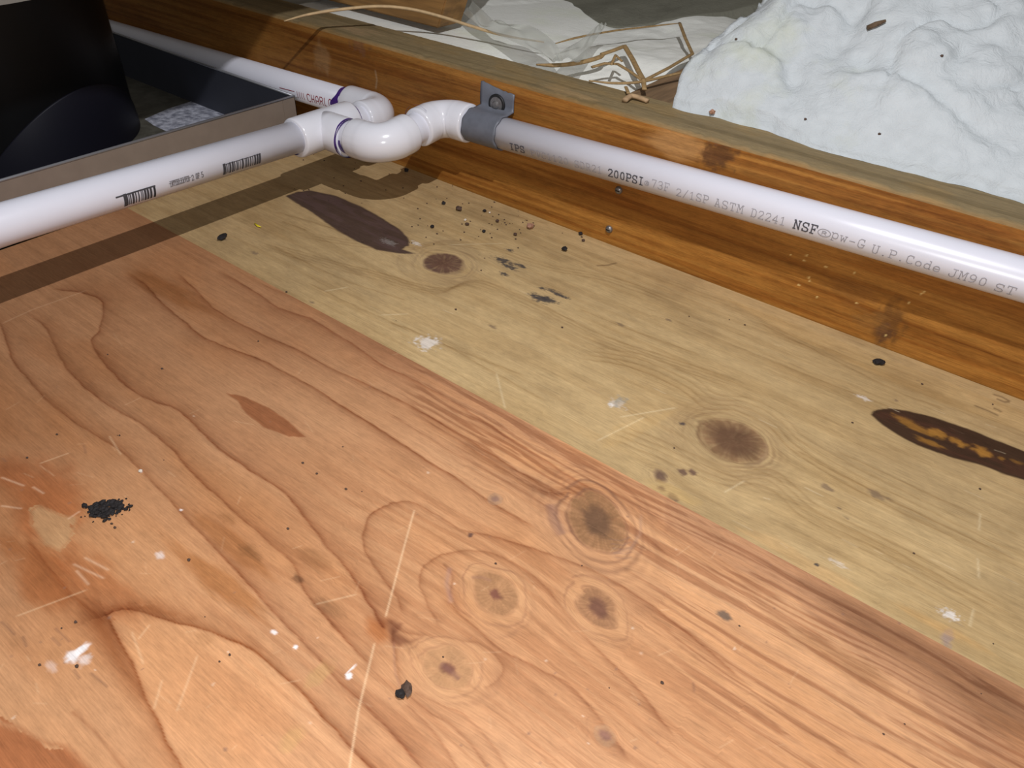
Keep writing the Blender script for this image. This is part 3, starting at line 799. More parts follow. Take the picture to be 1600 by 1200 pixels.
def farz(X, Y, A, B):
    return .100 + .05 * sstep(.80, 1.2, Y) + (fbm(X * 7, Y * 7, 800, 4) - .5) * .03
far = field('insulation_batt', -.95, -.255, .80, 1.9, 160, 120, farz, GREYFLUFF, -.095, lambda X, Y, A, B: (X, lowback(X) + .004 + (1.9 - lowback(X)) * B))
tag(far, 'grey batt lying furthest back under the top edge', 'insulation', 'fibreglass batts behind the joist')
for o in (low, far):
    o.data.transform(Matrix.Translation((0, 0, 0)))

# timbers behind
ORANGE = simple('orange_timber', (0.36, 0.185, 0.055), rough=.65, var=.5, scale=9, stretch=(1, 5, 14), bump=.0006)
BROWN = simple('brown_timber', (0.30, 0.185, 0.095), rough=.7, var=.45, scale=11, stretch=(10, 1, 10), bump=.0006)
web = bmesh.new()
# leaning truss web behind the joist, upper left: a face towards the camera with a diagonal end
P0 = hit(470, 22, 2, .112); 
y0, y1 = .602, .640
ea = hit(697, 0, 1, y0); eb = hit(690, 24, 1, y0)
sl_ = (ea[0] - eb[0]) / (ea[2] - eb[2])
poly = [(-1.1, .30), (-1.1, .06), (-.74, .1125), (eb[0] + sl_ * (.1125 - eb[2]), .1125), (eb[0] + sl_ * (.30 - eb[2]), .30)]
va = [web.verts.new((x, y0, z)) for x, z in poly]
vb = [web.verts.new((x, y1, z)) for x, z in poly]
web.faces.new(va); web.faces.new(vb[::-1])
for k in range(len(poly)):
    web.faces.new((va[k], vb[k], vb[(k + 1) % 5], va[(k + 1) % 5]))
bmesh.ops.recalc_face_normals(web, faces=web.faces)
bmesh.ops.bevel(web, geom=web.edges[:], offset=.0015, segments=2, affect='EDGES')
w = bmobj('truss_web', web, ORANGE)
tag(w, 'orange timber web with a slanted end behind the joist under the curved straw', 'timber')

blk = bmobj('blocking', box_bm(-.290, -.246, .5615, .84, .02, .1085, .0015), BROWN)
tag(blk, 'brown timber block running back between the cream and the thick white batt', 'timber')

# ------------------------------------------------------------------ PVC condensate line
PR = 0.01335
SL, SRR = -0.02916, 0.03275
XL = -0.5119
zl = lambda y: 0.0728 + SL * y
zr = lambda x: 0.0853 + SRR * x
YR = 0.4993
line = bpy.data.objects.new('pvc_drain_line', None); COL.objects.link(line)
line.location = (XL, .421, 0.0605); line.empty_display_size = .02
tag(line, 'glued white PVC drain line with tee, elbows and printed pipe', 'pipe')
TEE = np.array([XL, .421, zl(.421)])
E1 = np.array([-.438, .421, .0645]); E2 = np.array([-.438, YR, zr(-.438)]); E3 = np.array([XL, YR, zl(YR) - .003])
DB = np.array([-1.0, 0, -.028])
HR, HL = .0170, .033

def pipe(name, a, b, mat=PVC):
    a = np.array(a); b = np.array(b)
    return tube(name, [a, a + (b - a) * .33, a + (b - a) * .67, b], PR, mat, line, n=64)
p_left = pipe('pipe', (XL, -.40, zl(-.40)), (XL, .409, zl(.409)))
p_left['label'] = 'pipe with two printed barcodes beside the metal pan'
p_right = pipe('pipe', (-.426, YR, zr(-.426)), (.70, YR, zr(.70)))
p_right['label'] = 'long printed pipe strapped to the joist'
p_back = pipe('pipe', E3 + DB * .012, E3 + DB * .89)
p_back['label'] = 'pipe with red lettering behind the metal pan'
pipe('pipe', TEE + [.012, 0, 0.0005], E1 - [.012, 0, 0])
pipe('pipe', E1 + [0, .012, 0], E2 - [0, .012, 0])
pipe('pipe', TEE + [0, .012, 0], E3 - [0, .012, 0])

def hub_profile(L):
    return L
def elbow(P, a, b, name='elbow', HO=HL):
    """90 degree elbow: a = direction of travel in, b = direction out"""
    a = np.array(a, float); a /= np.linalg.norm(a); b = np.array(b, float); b /= np.linalg.norm(b)
    rb = .0185
    path = []; rad = []
    for s, r in ((HL, HR - .0012), (HL - .0008, HR - .0003), (HL - .002, HR), (HL - .010, HR), (rb + .001, HR - .0001)):
        path.append(P - a * s); rad.append(r)
    c = P - a * rb + b * rb
    N = 14
    for k in range(N + 1):
        t = k / N * math.pi / 2
        path.append(c - b * rb * math.cos(t) + a * rb * math.sin(t)); rad.append(HR - .0006 * math.sin(2 * t))
    for s, r in ((rb + .001, HR - .0001), (HO - .010, HR), (HO - .002, HR), (HO - .0008, HR - .0003), (HO, HR - .0012)):
        path.append(P + b * s); rad.append(r)
    return tube(name, path, rad, PVC_FIT, line, n=56)
elbow(E1, (1, 0, .05), (0, 1, .08))
elbow(E2, (0, 1, .08), (1, 0, SRR))
elbow(E3, (0, 1, SL - .03), DB, HO=.050)
# tee: run and branch, made one surface by a remesh
me_a = tube('tmp', [TEE - [0, s, -s * .029 * 0] for s in (.033, .0322, .031, .02, 0, -.02, -.031, -.0322, -.033)], [HR - .0012, HR - .0003, HR, HR, HR, HR, HR, HR - .0003, HR - .0012], PVC_FIT, line, n=56)
me_b = tube('tmp', [TEE + [s, 0, 0] for s in (0, .012, .02, .031, .0322, .033)], [HR - .0004, HR - .0002, HR, HR, HR - .0003, HR - .0012], PVC_FIT, line, n=56)
bm = bmesh.new(); bm.from_mesh(me_a.data); bm.from_mesh(me_b.data)
for o in (me_a, me_b):
    bpy.data.objects.remove(o, do_unlink=True)
me = bpy.data.meshes.new('tee'); bm.to_mesh(me); bm.free()
me.polygons.foreach_set('use_smooth', [True] * len(me.polygons))
tee = link('tee', me, PVC_FIT, line)

# purple primer bands, irregular
def band(P, d, r, w0, seed, col=PURPLE, t0=0, t1=2 * math.pi, name='primer_ring'):
    d = np.array(d, float); d /= np.linalg.norm(d)
    u = np.array([0, 0, 1.0]) - d * d[2]; u /= np.linalg.norm(u)
    w = np.cross(d, u)
    rs = np.random.RandomState(seed)
    ph = rs.rand(4) * 6
    n = 64
    v = []; f = []
    for k in range(n + 1):
        t = t0 + (t1 - t0) * k / n
        wd = w0 * (1 + .35 * math.sin(t * 2 + ph[0]) + .25 * math.sin(t * 5 + ph[1]))
        sh = w0 * .2 * math.sin(t * 3 + ph[2])
        for s in (-.5 * wd + sh, .5 * wd + sh):
            v.append(P + d * s + r * (u * math.cos(t) + w * math.sin(t)))
    for k in range(n):
        f.append((2 * k, 2 * k + 1, 2 * k + 3, 2 * k + 2))
    return pymesh(name, v, f, col, line)
R1 = PR + .0002
band(TEE + [.0355, 0, 0], (1, 0, 0), R1, .0042, 1)
band(TEE + [.0326, 0, 0], (1, 0, 0), HR - .0001, .0026, 2)
band(TEE + [.0332, 0, 0], (1, 0, 0), HR - .0010, .0012, 12)
band(TEE + [0, .0350, 0], (0, 1, 0), R1, .0026, 3)
band(E3 + DB * .0555, DB, R1, .0100, 4)
band(TEE - [0, .0345, 0], (0, -1, 0), R1, .0030, 5, t0=1.9, t1=3.4)
band(E2 - [0, .0345, 0], (0, -1, 0), R1, .0026, 6, t0=1.4, t1=3.6)
band(E2 - [0, .0318, 0], (0, -1, 0), HR + .00015, .0005, 8, t0=-.6, t1=1.6)
band(E2 + [.0335, 0, 0], (1, 0, 0), R1, .0010, 7, t0=-.4, t1=1.3)

# ------------------------------------------------------------------ printing on the pipes: a typewriter stroke font on a 4 x 6 grid
G = {
 'I': [[(.8, 0), (3.2, 0)], [(.8, 6), (3.2, 6)], [(2, 0), (2, 6)]],
 'P': [[(0, 0), (2, 0)], [(.8, 0), (.8, 6)], [(0, 6), (3, 6), (3.9, 5.3), (3.9, 3.7), (3, 3), (.8, 3)]],
 'S': [[(3.6, 4.5), (3.5, 6)], [(3.6, 5.1), (2.8, 6), (1.2, 6), (.4, 5.2), (.4, 4), (1.2, 3.2), (2.8, 2.9), (3.7, 2.1), (3.7, .9), (2.8, 0), (1.2, 0), (.4, .8)], [(.4, 1.6), (.4, 0)]],
 'V': [[(0, 6), (1.5, 6)], [(2.6, 6), (4, 6)], [(.6, 6), (2, 0), (3.5, 6)]],
 'C': [[(3.7, 6), (3.7, 4.6)], [(3.7, 5), (2.9, 6), (1.4, 6), (.4, 4.9), (.4, 1.2), (1.4, 0), (2.9, 0), (3.8, .9)]],
 '1': [[(.7, 5), (2, 6), (2, 0)], [(.7, 0), (3.3, 0)]],
 '2': [[(.4, 4.7), (1, 5.8), (2.8, 6), (3.6, 5.1), (3.5, 4), (.4, 0), (3.8, 0), (3.8, .6)]],
 '0': [[(2, 6), (.9, 5.4), (.5, 3), (.9, .6), (2, 0), (3.1, .6), (3.5, 3), (3.1, 5.4), (2, 6)]],
 'D': [[(0, 0), (2.5, 0), (3.7, 1.3), (3.7, 4.7), (2.5, 6), (0, 6)], [(.8, 0), (.8, 6)]],
 'R': [[(0, 0), (1.7, 0)], [(.8, 0), (.8, 6)], [(0, 6), (2.8, 6), (3.6, 5.3), (3.6, 3.9), (2.8, 3.1), (.8, 3.1)], [(2.4, 3.1), (3.5, 0), (4.1, 0)]],
 '@': [[(3.2, 1.2), (2.4, .6), (1.2, .8), (.7, 2), (1, 3.6), (2.2, 4.2), (3.3, 3.4), (3.3, 1.9), (2.2, 1.7), (1.7, 2.4), (2.2, 3.1), (3.2, 3)]],
 '7': [[(.4, 5.2), (.4, 6), (3.6, 6), (1.8, 0)]],
 '3': [[(.5, 5.2), (1.2, 6), (2.8, 6), (3.5, 5.2), (3.5, 4), (2.7, 3.2), (1.6, 3.2)], [(2.7, 3.2), (3.7, 2.3), (3.7, .9), (2.8, 0), (1.2, 0), (.3, .8)]],
 'F': [[(0, 0), (2, 0)], [(.8, 0), (.8, 6)], [(0, 6), (3.7, 6), (3.7, 4.8)], [(.8, 3.1), (2.6, 3.1)], [(2.6, 2.4), (2.6, 3.8)]],
 '/': [[(.4, -.6), (3.6, 6.6)]],
 'A': [[(-.1, 0), (1.4, 0)], [(2.7, 0), (4.1, 0)], [(.5, 0), (1.9, 6), (2.1, 6), (3.5, 0)], [(1, 6), (2.1, 6)], [(1, 2.1), (3, 2.1)]],
 'T': [[(.2, 4.7), (.2, 6), (3.8, 6), (3.8, 4.7)], [(2, 6), (2, 0)], [(1, 0), (3, 0)]],
 'M': [[(-.2, 0), (1.2, 0)], [(2.9, 0), (4.2, 0)], [(-.2, 6), (.8, 6), (2, 2.6), (3.3, 6), (4.2, 6)], [(.5, 0), (.5, 6)], [(3.6, 0), (3.6, 6)]],
 '4': [[(2.8, 0), (2.8, 6), (.3, 2), (3.8, 2)], [(1.8, 0), (3.6, 0)]],
 'N': [[(-.1, 0), (1.3, 0)], [(.6, 0), (.6, 6)], [(0, 6), (.7, 6), (3.4, 0), (3.4, 6)], [(2.6, 6), (4.1, 6)]],
 'p': [[(0, 4), (.8, 4), (.8, -1.8)], [(0, -1.8), (1.9, -1.8)], [(.8, 3), (1.8, 4), (3, 4), (3.8, 3), (3.8, 1.2), (3, .2), (1.8, .2), (.8, 1.1)]],
 'w': [[(-.1, 4), (1.2, 4)], [(2.8, 4), (4.1, 4)], [(.4, 4), (1.1, 0), (2, 3), (2.9, 0), (3.6, 4)]],
 '-': [[(.5, 2.4), (3.5, 2.4)]],
 'G': [[(3.5, 6), (3.5, 4.6)], [(3.5, 5), (2.7, 6), (1.4, 6), (.4, 4.9), (.4, 1.2), (1.4, 0), (2.6, 0), (3.6, .7), (3.6, 2.5)], [(2.2, 2.5), (4.1, 2.5)]],
 'U': [[(-.1, 6), (1.4, 6)], [(2.6, 6), (4.1, 6)], [(.6, 6), (.6, 1.2), (1.4, 0), (2.6, 0), (3.4, 1.2), (3.4, 6)]],
 '.': [[(1.7, .25), (2.3, .25)], [(1.7, .5), (2.3, .5)], [(1.7, 0), (2.3, 0)]],
 'o': [[(2, 4), (.8, 3.4), (.4, 2), (.8, .6), (2, 0), (3.2, .6), (3.6, 2), (3.2, 3.4), (2, 4)]],
 'd': [[(2.4, 6), (3.3, 6), (3.3, 0), (4.1, 0)], [(3.3, 3), (2.4, 4), (1.2, 4), (.3, 2.9), (.3, 1.1), (1.2, 0), (2.4, 0), (3.3, 1)]],
 'e': [[(.4, 2.1), (3.7, 2.1), (3.5, 3.2), (2.7, 4), (1.4, 4), (.4, 3), (.4, 1), (1.4, 0), (2.9, 0), (3.7, .6)]],
 'J': [[(1.6, 6), (4, 6)], [(3, 6), (3, 1.2), (2.3, 0), (1, 0), (.2, .9), (.2, 2.1)]],
 '9': [[(.6, .3), (1.6, 0), (2.9, .9), (3.5, 3), (3.3, 5.1), (2.4, 6), (1.3, 6), (.5, 5.1), (.5, 3.7), (1.3, 2.8), (2.4, 2.8), (3.4, 3.8)]],
 'o)': [], '5': [[(3.4, 6), (.8, 6), (.6, 3.3), (2.4, 3.6), (3.6, 2.6), (3.6, 1), (2.6, 0), (1.2, 0), (.3, .8)]],
 'E': [[(0, 0), (3.7, 0), (3.7, 1.3)], [(.8, 0), (.8, 6)], [(0, 6), (3.6, 6), (3.6, 4.8)], [(.8, 3.1), (2.6, 3.1)]],
 'L': [[(0, 6), (2, 6)], [(1, 6), (1, 0)], [(0, 0), (3.7, 0), (3.7, 1.6)]],
 'H': [[(.5, 0), (.5, 6)], [(3.5, 0), (3.5, 6)], [(.5, 3), (3.5, 3)]],
 'O': [[(1.3, 6), (.4, 4.8), (.4, 1.2), (1.3, 0), (2.7, 0), (3.6, 1.2), (3.6, 4.8), (2.7, 6), (1.3, 6)]],
 '(r)': [[(2 + 2.6 * math.cos(t * .3927), 2.6 + 2.6 * math.sin(t * .3927)) for t in range(17)], [(1.2, 1.4), (1.2, 3.8), (2.4, 3.8), (2.8, 3.2), (2.4, 2.6), (1.2, 2.6)], [(2, 2.6), (2.8, 1.4)]],
}
G_SANS = {'C': [[(3.7, 5), (2.9, 6), (1.2, 6), (.3, 5), (.3, 1), (1.2, 0), (2.9, 0), (3.7, 1)]], 'A': [[(.3, 0), (.3, 4.6), (1.4, 6), (2.6, 6), (3.7, 4.6), (3.7, 0)], [(.3, 2.4), (3.7, 2.4)]],
          'R': [[(.4, 0), (.4, 6), (2.8, 6), (3.6, 5.2), (3.6, 4), (2.8, 3.2), (.4, 3.2)], [(2.2, 3.2), (3.7, 0)]], 'L': [[(.5, 6), (.5, 0), (3.6, 0)]], 'H': G['H'], 'O': G['O'], 'T': [[(.2, 6), (3.8, 6)], [(2, 6), (2, 0)]], 'E': [[(3.6, 6), (.5, 6), (.5, 0), (3.6, 0)], [(.5, 3), (3, 3)]]}

class Cyl:
    """printing surface: (s, arc) on a cylinder; arc grows towards the reader's up"""
    def __init__(self, A, d, r, flip=1):
        self.A = np.array(A, float); d = np.array(d, float); self.d = d / np.linalg.norm(d); self.r = r
        u = np.array([0, 0, 1.0]); u = u - (u @ self.d) * self.d; self.u = u / np.linalg.norm(u)
        w = np.cross(self.d, self.u)
        self.w = w if (CAM - self.A) @ w > 0 else -w     # horizontal, towards the camera side
    def at(self, s, th, off=.00018):                     # th: 0 = facing sideways, +90 deg = top
        return self.A + self.d * s + (self.r + off) * (self.w * math.cos(th) + self.u * math.sin(th))
    def pick(self, x, y):
        D = ray(x, y); o = CAM - self.A
        Dp = D - (D @ self.d) * self.d; op = o - (o @ self.d) * self.d
        a = Dp @ Dp; b = 2 * Dp @ op; c = op @ op - self.r ** 2
        disc = max(0, b * b - 4 * a * c)
        t = (-b - math.sqrt(disc)) / (2 * a)
        P = CAM + D * t - self.A
        return P @ self.d, math.atan2(P @ self.u, P @ self.w)

def strokes_mesh(cyl, strokes, w, v, f):
    """strokes: polylines of (s, th); flat ribbons wrapped on the cylinder"""
    for st in strokes:
        P = [np.array([s, th * cyl.r]) for s, th in st]
        for a, b in zip(P[:-1], P[1:]):
            d = b - a; n = np.linalg.norm(d)
            if n < 1e-7: continue
            d = d / n; q = np.array([-d[1], d[0]]) * w / 2
            k = max(1, int(n / .0015))
            a2 = a - d * w * .35; b2 = b + d * w * .35
            i0 = len(v)
            for j in range(k + 1):
                m = a2 + (b2 - a2) * j / k
                for sgn in (-1, 1):
                    e = m + sgn * q
                    v.append(cyl.at(e[0], e[1] / cyl.r))
            for j in range(k):
                f.append((i0 + 2 * j, i0 + 2 * j + 1, i0 + 2 * j + 3, i0 + 2 * j + 2))

def glyphs(word):
    out = []; i = 0
    while i < len(word):
        if word.startswith('(r)', i): out.append('(r)'); i += 3
        else: out.append(word[i]); i += 1
    return out

def word_on(cyl, word, p0, p1, cap, w, v, f, font=G, flip=1):
    """word whose baseline runs from pixel p0 to pixel p1, cap = letter height in metres of arc"""
    s0, t0 = cyl.pick(*p0); s1, t1 = cyl.pick(*p1)
    gl = glyphs(word)
    n = len(gl)
    adv = (s1 - s0) / (n - 1 + 4 / 5.2) if n > 0 else 0
    sx = adv / 5.2
    for i, g in enumerate(gl):
        if g == ' ': continue
        st = []
        for pl in font[g]:
            st.append([(s0 + adv * i + x * sx, t0 + (t1 - t0) * i / max(1, n) + (y / 6 * cap) / cyl.r) for x, y in pl])
        strokes_mesh(cyl, st, w, v, f)

cr = Cyl((0, YR, zr(0)), (1, 0, SRR), PR)
def printed(name, cyl, wd, a, b, cap, w, mat, par, font=G):
    v, f = [], []
    word_on(cyl, wd, a, b, cap, w, v, f, font)
    return tag(pymesh(name, v, f, mat, par, smooth=False), kind='stuff')
for wd, a, b in (('IPS', (797.5, 233), (820, 239)), ('200PSI', (950, 274.5), (1005, 289.5)), ('NSF', (1239, 356), (1275, 366))):
    printed('bold_lettering', cr, wd, a, b, .0062, .0009, INK_BOLD, p_right)
for wd, a, b in (('PVC1120', (830, 242.5), (888, 257.5)), ('SDR21', (898, 260.5), (940.5, 271.5)), ('@', (1005.5, 289), (1015, 291.5)), ('73F', (1017.5, 291.5), (1045, 299)), ('2/1SP', (1056, 305), (1106, 318)),
                 ('ASTM', (1116, 321.5), (1160, 333.5)), ('D2241', (1172.5, 337.5), (1226, 352.5)), ('(r)', (1279, 367), (1294, 371)), ('pw-G', (1298, 371), (1349, 389)), ('U.P.Code', (1361, 394), (1467, 425.5)), ('JM90', (1481, 430.5), (1539, 447.5)), ('ST', (1552, 453), (1584, 461))):
    printed('faded_lettering', cr, wd, a, b, .006, .00052, INK_FAINT, p_right)

cb = Cyl((XL, 0, zl(0)), (0, 1, SL), PR)
def barcode(p0, p1, q0, seed, extra=0):
    """p0-p1 along the top of the bars, q0 = bottom left"""
    s0, t0 = cb.pick(*p0); s1, t1 = cb.pick(*p1); s2, t2 = cb.pick(*q0)
    rs = np.random.RandomState(seed)
    v, f = [], []
    s = s0; hi = max(t0, t2); lo_ = min(t0, t2)
    bars = []
    while s < s1 - .0008:
        w = rs.choice([.0006, .0009, .0016]); bars.append((s + w / 2, w)); s += w + rs.choice([.0005, .0008, .0013])
    bars[0] = (s0 + .0012, .0024); bars.append((s1 - .0008, .0016))
    for c, w in bars:
        strokes_mesh(cb, [[(c, lo_), (c, (hi + lo_) / 2), (c, hi)]], w, v, f)
    strokes_mesh(cb, [[(s0 - extra, hi), (s1, hi)]], .0005 + extra * .12, v, f)
    return pymesh('barcode', v, f, INK_BAR, p_left, smooth=False)
barcode((192, 305.5), (242, 291), (193.5, 322), 3, extra=.005)
barcode((348, 258), (407, 241), (349.5, 272), 4)
GREYINK = simple('grey_print_ink', (.17, .16, .17), rough=.6)
printed('faded_lettering', cb, 'INTERLEAVED', (266, 292), (296.5, 282.5), .0042, .00050, GREYINK, p_left)
printed('faded_lettering', cb, '2', (300, 282), (303, 281), .0042, .00060, GREYINK, p_left)
printed('faded_lettering', cb, 'OF', (306.5, 279.5), (312, 278), .0042, .00060, GREYINK, p_left)
printed('faded_lettering', cb, '5', (315, 277), (318, 276), .0042, .00060, GREYINK, p_left)
v, f = [], []
s0, t0 = cb.pick(264, 287); s1, t1 = cb.pick(318, 271)
strokes_mesh(cb, [[(s0, t0), (s0 + (s1 - s0) * .62, t0 + (t1 - t0) * .62)]], .0004, v, f)
pymesh('print_line', v, f, GREYINK, p_left, smooth=False)
ck = Cyl(E3, -DB, PR)
v, f = [], []
word_on(ck, 'CHARLO', (482, 158), (520, 168), .0078, .0009, v, f, G_SANS)
sA, tA = ck.pick(437, 137); sB, tB = ck.pick(460, 143)
strokes_mesh(ck, [[(sA, tA), (sB, tB)]], .0008, v, f)
sA, tA = ck.pick(464, 143); sB, tB = ck.pick(474, 147)
for k in range(4):
    strokes_mesh(ck, [[(sA + (sB - sA) * k / 3, tA), (sA + (sB - sA) * k / 3, tA - .5)]], .0007, v, f)
pymesh('red_lettering', v, f, INK_RED, p_back, smooth=False)

# ------------------------------------------------------------------ strap holding the pipe to the joist
zs = zr(-.383)
sp = empty('pipe_strap', (-.383, YB, zs), 'grey strap with a dark washer and screw holding the pipe to the joist', 'strap')
x0, x1 = -.4035, -.3665
prof = []
for k in range(25):
    t = -2.25 + (2.25 + 1.75) * k / 24          # round the front of the pipe; angle 0 = towards the camera
    prof.append((YR - math.cos(t) * (PR + .0009), zs + math.sin(t) * (PR + .0009)))
prof = [(YB - .0008, zs - .017)] + [p for p in prof if p[0] < YB - .0006]
prof += [(YB - .0016, zs + .0150), (YB - .0010, zs + .0185), (YB - .0009, zs + .024), (YB - .0009, zs + .0315)]
nx = 16
v, f = [], []
rs = np.random.RandomState(2)
torn = [0.0035, .004, .003, .0028, .0022, .0015, .001, .0006, .0003, -.0004, -.0010, -.0006, -.0016, -.001, -.0014, -.002]
for i, (y, z) in enumerate(prof):
    for k in range(nx):
        xx = x0 + (x1 - x0) * k / (nx - 1)
        zz = z + (torn[k] * .9 if i == len(prof) - 1 else 0) + SRR * (xx + .383)
        v.append((xx + (.0006 * math.sin(i * 1.3) if k in (0, nx - 1) else 0), y, zz))
for i in range(len(prof) - 1):
    for k in range(nx - 1):
        f.append((i * nx + k, i * nx + k + 1, (i + 1) * nx + k + 1, (i + 1) * nx + k))
so = pymesh('strap_band', v, f, STRAP, sp)
md = so.modifiers.new('thickness', 'SOLIDIFY'); md.thickness = .0011; md.offset = 0
sc = hit(776.5, 163, 1, YB - .002)
tube('washer', [(sc[0], YB - .0016, sc[2]), (sc[0], YB - .0028, sc[2]), (sc[0], YB - .0032, sc[2])], [.0088, .0088, .0080], BLACKM, sp, n=32)
hd = tube('screw_head', [(sc[0], YB - .0030, sc[2]), (sc[0], YB - .0037, sc[2]), (sc[0], YB - .0039, sc[2]), (sc[0], YB - .0052, sc[2]), (sc[0], YB - .0056, sc[2])], [.0066, .0064, .0036, .0030, .0022], STEEL, sp, n=28)
hd.data.polygons.foreach_set('use_smooth', [False] * len(hd.data.polygons))

# two screw heads in the joist
for (x, y), lab in (((952, 358), 'small steel screw head low on the joist near the plywood'), ((967, 297), 'small steel screw head just under the printed pipe')):
    h = hit(x, y, 1, YB)
    t = empty('joist_screw', (h[0], YB, h[2]), lab, 'screw', 'screws in the joist face')
    tube('screw_head', [(h[0], YB + .002, h[2]), (h[0], YB - .0008, h[2]), (h[0], YB - .0020, h[2]), (h[0], YB - .0026, h[2])], [.0034, .0034, .0026, .0012], STEEL, t, n=16)
    bmobj('drive_slot', box_bm(h[0] - .0018, h[0] + .0018, YB - .0029, YB - .0022, h[2] - .0005, h[2] + .0005), BLACKM, t)

# ------------------------------------------------------------------ drain pan
PX0, PX1, PY0, PY1, PZ0, PZ1 = -1.10, -.621, -.14, .478, .0, .0519
pan = empty('drain_pan', ((PX0 + PX1) / 2, (PY0 + PY1) / 2, PZ0), 'dull galvanised drain pan beside the barcoded pipe', 'pan')
th = .0012
PANFLOOR, nt, b = mat_new('shaded_dusty_pan_floor')
setp(b, **{'Roughness': .6, 'Metallic': .1})
tc = nt.nodes.new('ShaderNodeTexCoord')
nz = nt.nodes.new('ShaderNodeTexNoise'); setp(nz, Scale=55, Detail=6, Roughness=.7)
rp = nt.nodes.new('ShaderNodeValToRGB')
rp.color_ramp.elements[0].position = .42; rp.color_ramp.elements[1].position = .6
rp.color_ramp.elements[0].color = (.085, .08, .062, 1); rp.color_ramp.elements[1].color = (.13, .125, .10, 1)  # floor colour darkened to carry the shade inside the pan
nt.links.new(tc.outputs['Object'], nz.inputs['Vector']); nt.links.new(nz.outputs['Fac'], rp.inputs[0]); nt.links.new(rp.outputs[0], b.inputs['Base Color'])
bmobj('pan_bottom', box_bm(PX0, PX1, PY0, PY1, PZ0, PZ0 + th), PANFLOOR, pan)
LIT_DUST = simple('lit_pan_dust', (.62, .64, .74), rough=.9, col2=(.20, .21, .27), scale=140, var=.5)  # pale dust that also paints in the light falling on the pan floor
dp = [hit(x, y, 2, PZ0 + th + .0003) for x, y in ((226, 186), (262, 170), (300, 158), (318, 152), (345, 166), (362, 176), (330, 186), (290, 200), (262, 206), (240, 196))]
pymesh('lit_dust_patch', dp, [tuple(range(len(dp)))[::-1]], LIT_DUST, pan, smooth=False)['label'] = 'whitish dust with a patch of light painted in'
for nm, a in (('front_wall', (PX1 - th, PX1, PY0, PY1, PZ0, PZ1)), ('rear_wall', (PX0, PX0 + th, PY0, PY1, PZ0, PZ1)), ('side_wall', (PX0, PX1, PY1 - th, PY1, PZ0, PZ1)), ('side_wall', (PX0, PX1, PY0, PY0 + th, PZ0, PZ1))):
    bmobj(nm, box_bm(*a), PAN if nm == 'front_wall' else simple('shaded_pan_wall', (.055, .06, .08), rough=.5, metal=.2, var=.1, scale=30), pan)  # inner walls darker than the front one: shade put into their colour
LIP = simple('bare_metal_edge', (.34, .35, .38), rough=.35, metal=.6)
for a in ([(PX1 - .0006, PY0, PZ1), (PX1 - .0006, PY1, PZ1)], [(PX0, PY1 - .0006, PZ1), (PX1, PY1 - .0006, PZ1)], [(PX0 + .0006, PY0, PZ1), (PX0 + .0006, PY1, PZ1)], [(PX0, PY0 + .0006, PZ1), (PX1, PY0 + .0006, PZ1)]):
    tube('rolled_edge', a, .0013, LIP, pan, n=10)
bmobj('corner_seam', box_bm(PX1 - .0002, PX1 + .0006, PY1 - .016, PY1 - .001, PZ0, PZ1 - .001), PAN, pan)
# ------------------------------------------------------------------ black flue
FC = (-.849, .29); FR = .12
flue = empty('flue_pipe', (FC[0], FC[1], PZ0 + th), 'wide black flue pipe with an angled collar standing in the pan', 'flue')
def cut(az):                                    # slanted seam of the adjustable collar
    x = FC[0] + FR * math.cos(az); y = FC[1] + FR * math.sin(az)
    return CUT[0] + CUT[1] * (x - FC[0]) + CUT[2] * (y - FC[1])
seam = []
for p in ((12, 230), (50, 190), (95, 150), (130, 138), (155, 134), (185, 135)):
    D = ray(*p); a = D[0] ** 2 + D[1] ** 2; b_ = 2 * (D[0] * (CAM[0] - FC[0]) + D[1] * (CAM[1] - FC[1])); c = (CAM[0] - FC[0]) ** 2 + (CAM[1] - FC[1]) ** 2 - FR ** 2
    seam.append(CAM + D * (-b_ - math.sqrt(b_ * b_ - 4 * a * c)) / (2 * a))
A_ = np.array([[1, s[0] - FC[0], s[1] - FC[1]] for s in seam])
CUT = np.linalg.lstsq(A_, np.array([s[2] for s in seam]), rcond=None)[0]
n = 96
v, f = [], []
zt = .75
for k in range(n):
    az = 2 * math.pi * k / n
    c, s = math.cos(az), math.sin(az)
    zc = max(PZ0 + .003, cut(az))
    for r, z in ((FR - .001, PZ0 + .002), (FR - .001, zt)):
        v.append((FC[0] + r * c, FC[1] + r * s, z))
for k in range(n):
    j = (k + 1) % n
    f.append((2 * k, 2 * j, 2 * j + 1, 2 * k + 1))
pymesh('pipe', v, f, BLACKPIPE, flue)
v, f = [], []
for k in range(n):
    az = 2 * math.pi * k / n
    c, s = math.cos(az), math.sin(az)
    zc = min(.16, max(PZ0 + .012, cut(az)))
    for r, z in ((FR + .0012, PZ0 + th + .0006), (FR + .0010, PZ0 + .010), (FR + .0006, zc - .001), (FR + .0002, zc), (FR - .0012, zc)):
        v.append((FC[0] + r * c, FC[1] + r * s, z))
for k in range(n):
    j = (k + 1) % n
    for m in range(4):
        f.append((5 * k + m, 5 * j + m, 5 * j + m + 1, 5 * k + m + 1))
pymesh('collar', v, f, BLACKCOLLAR, flue)

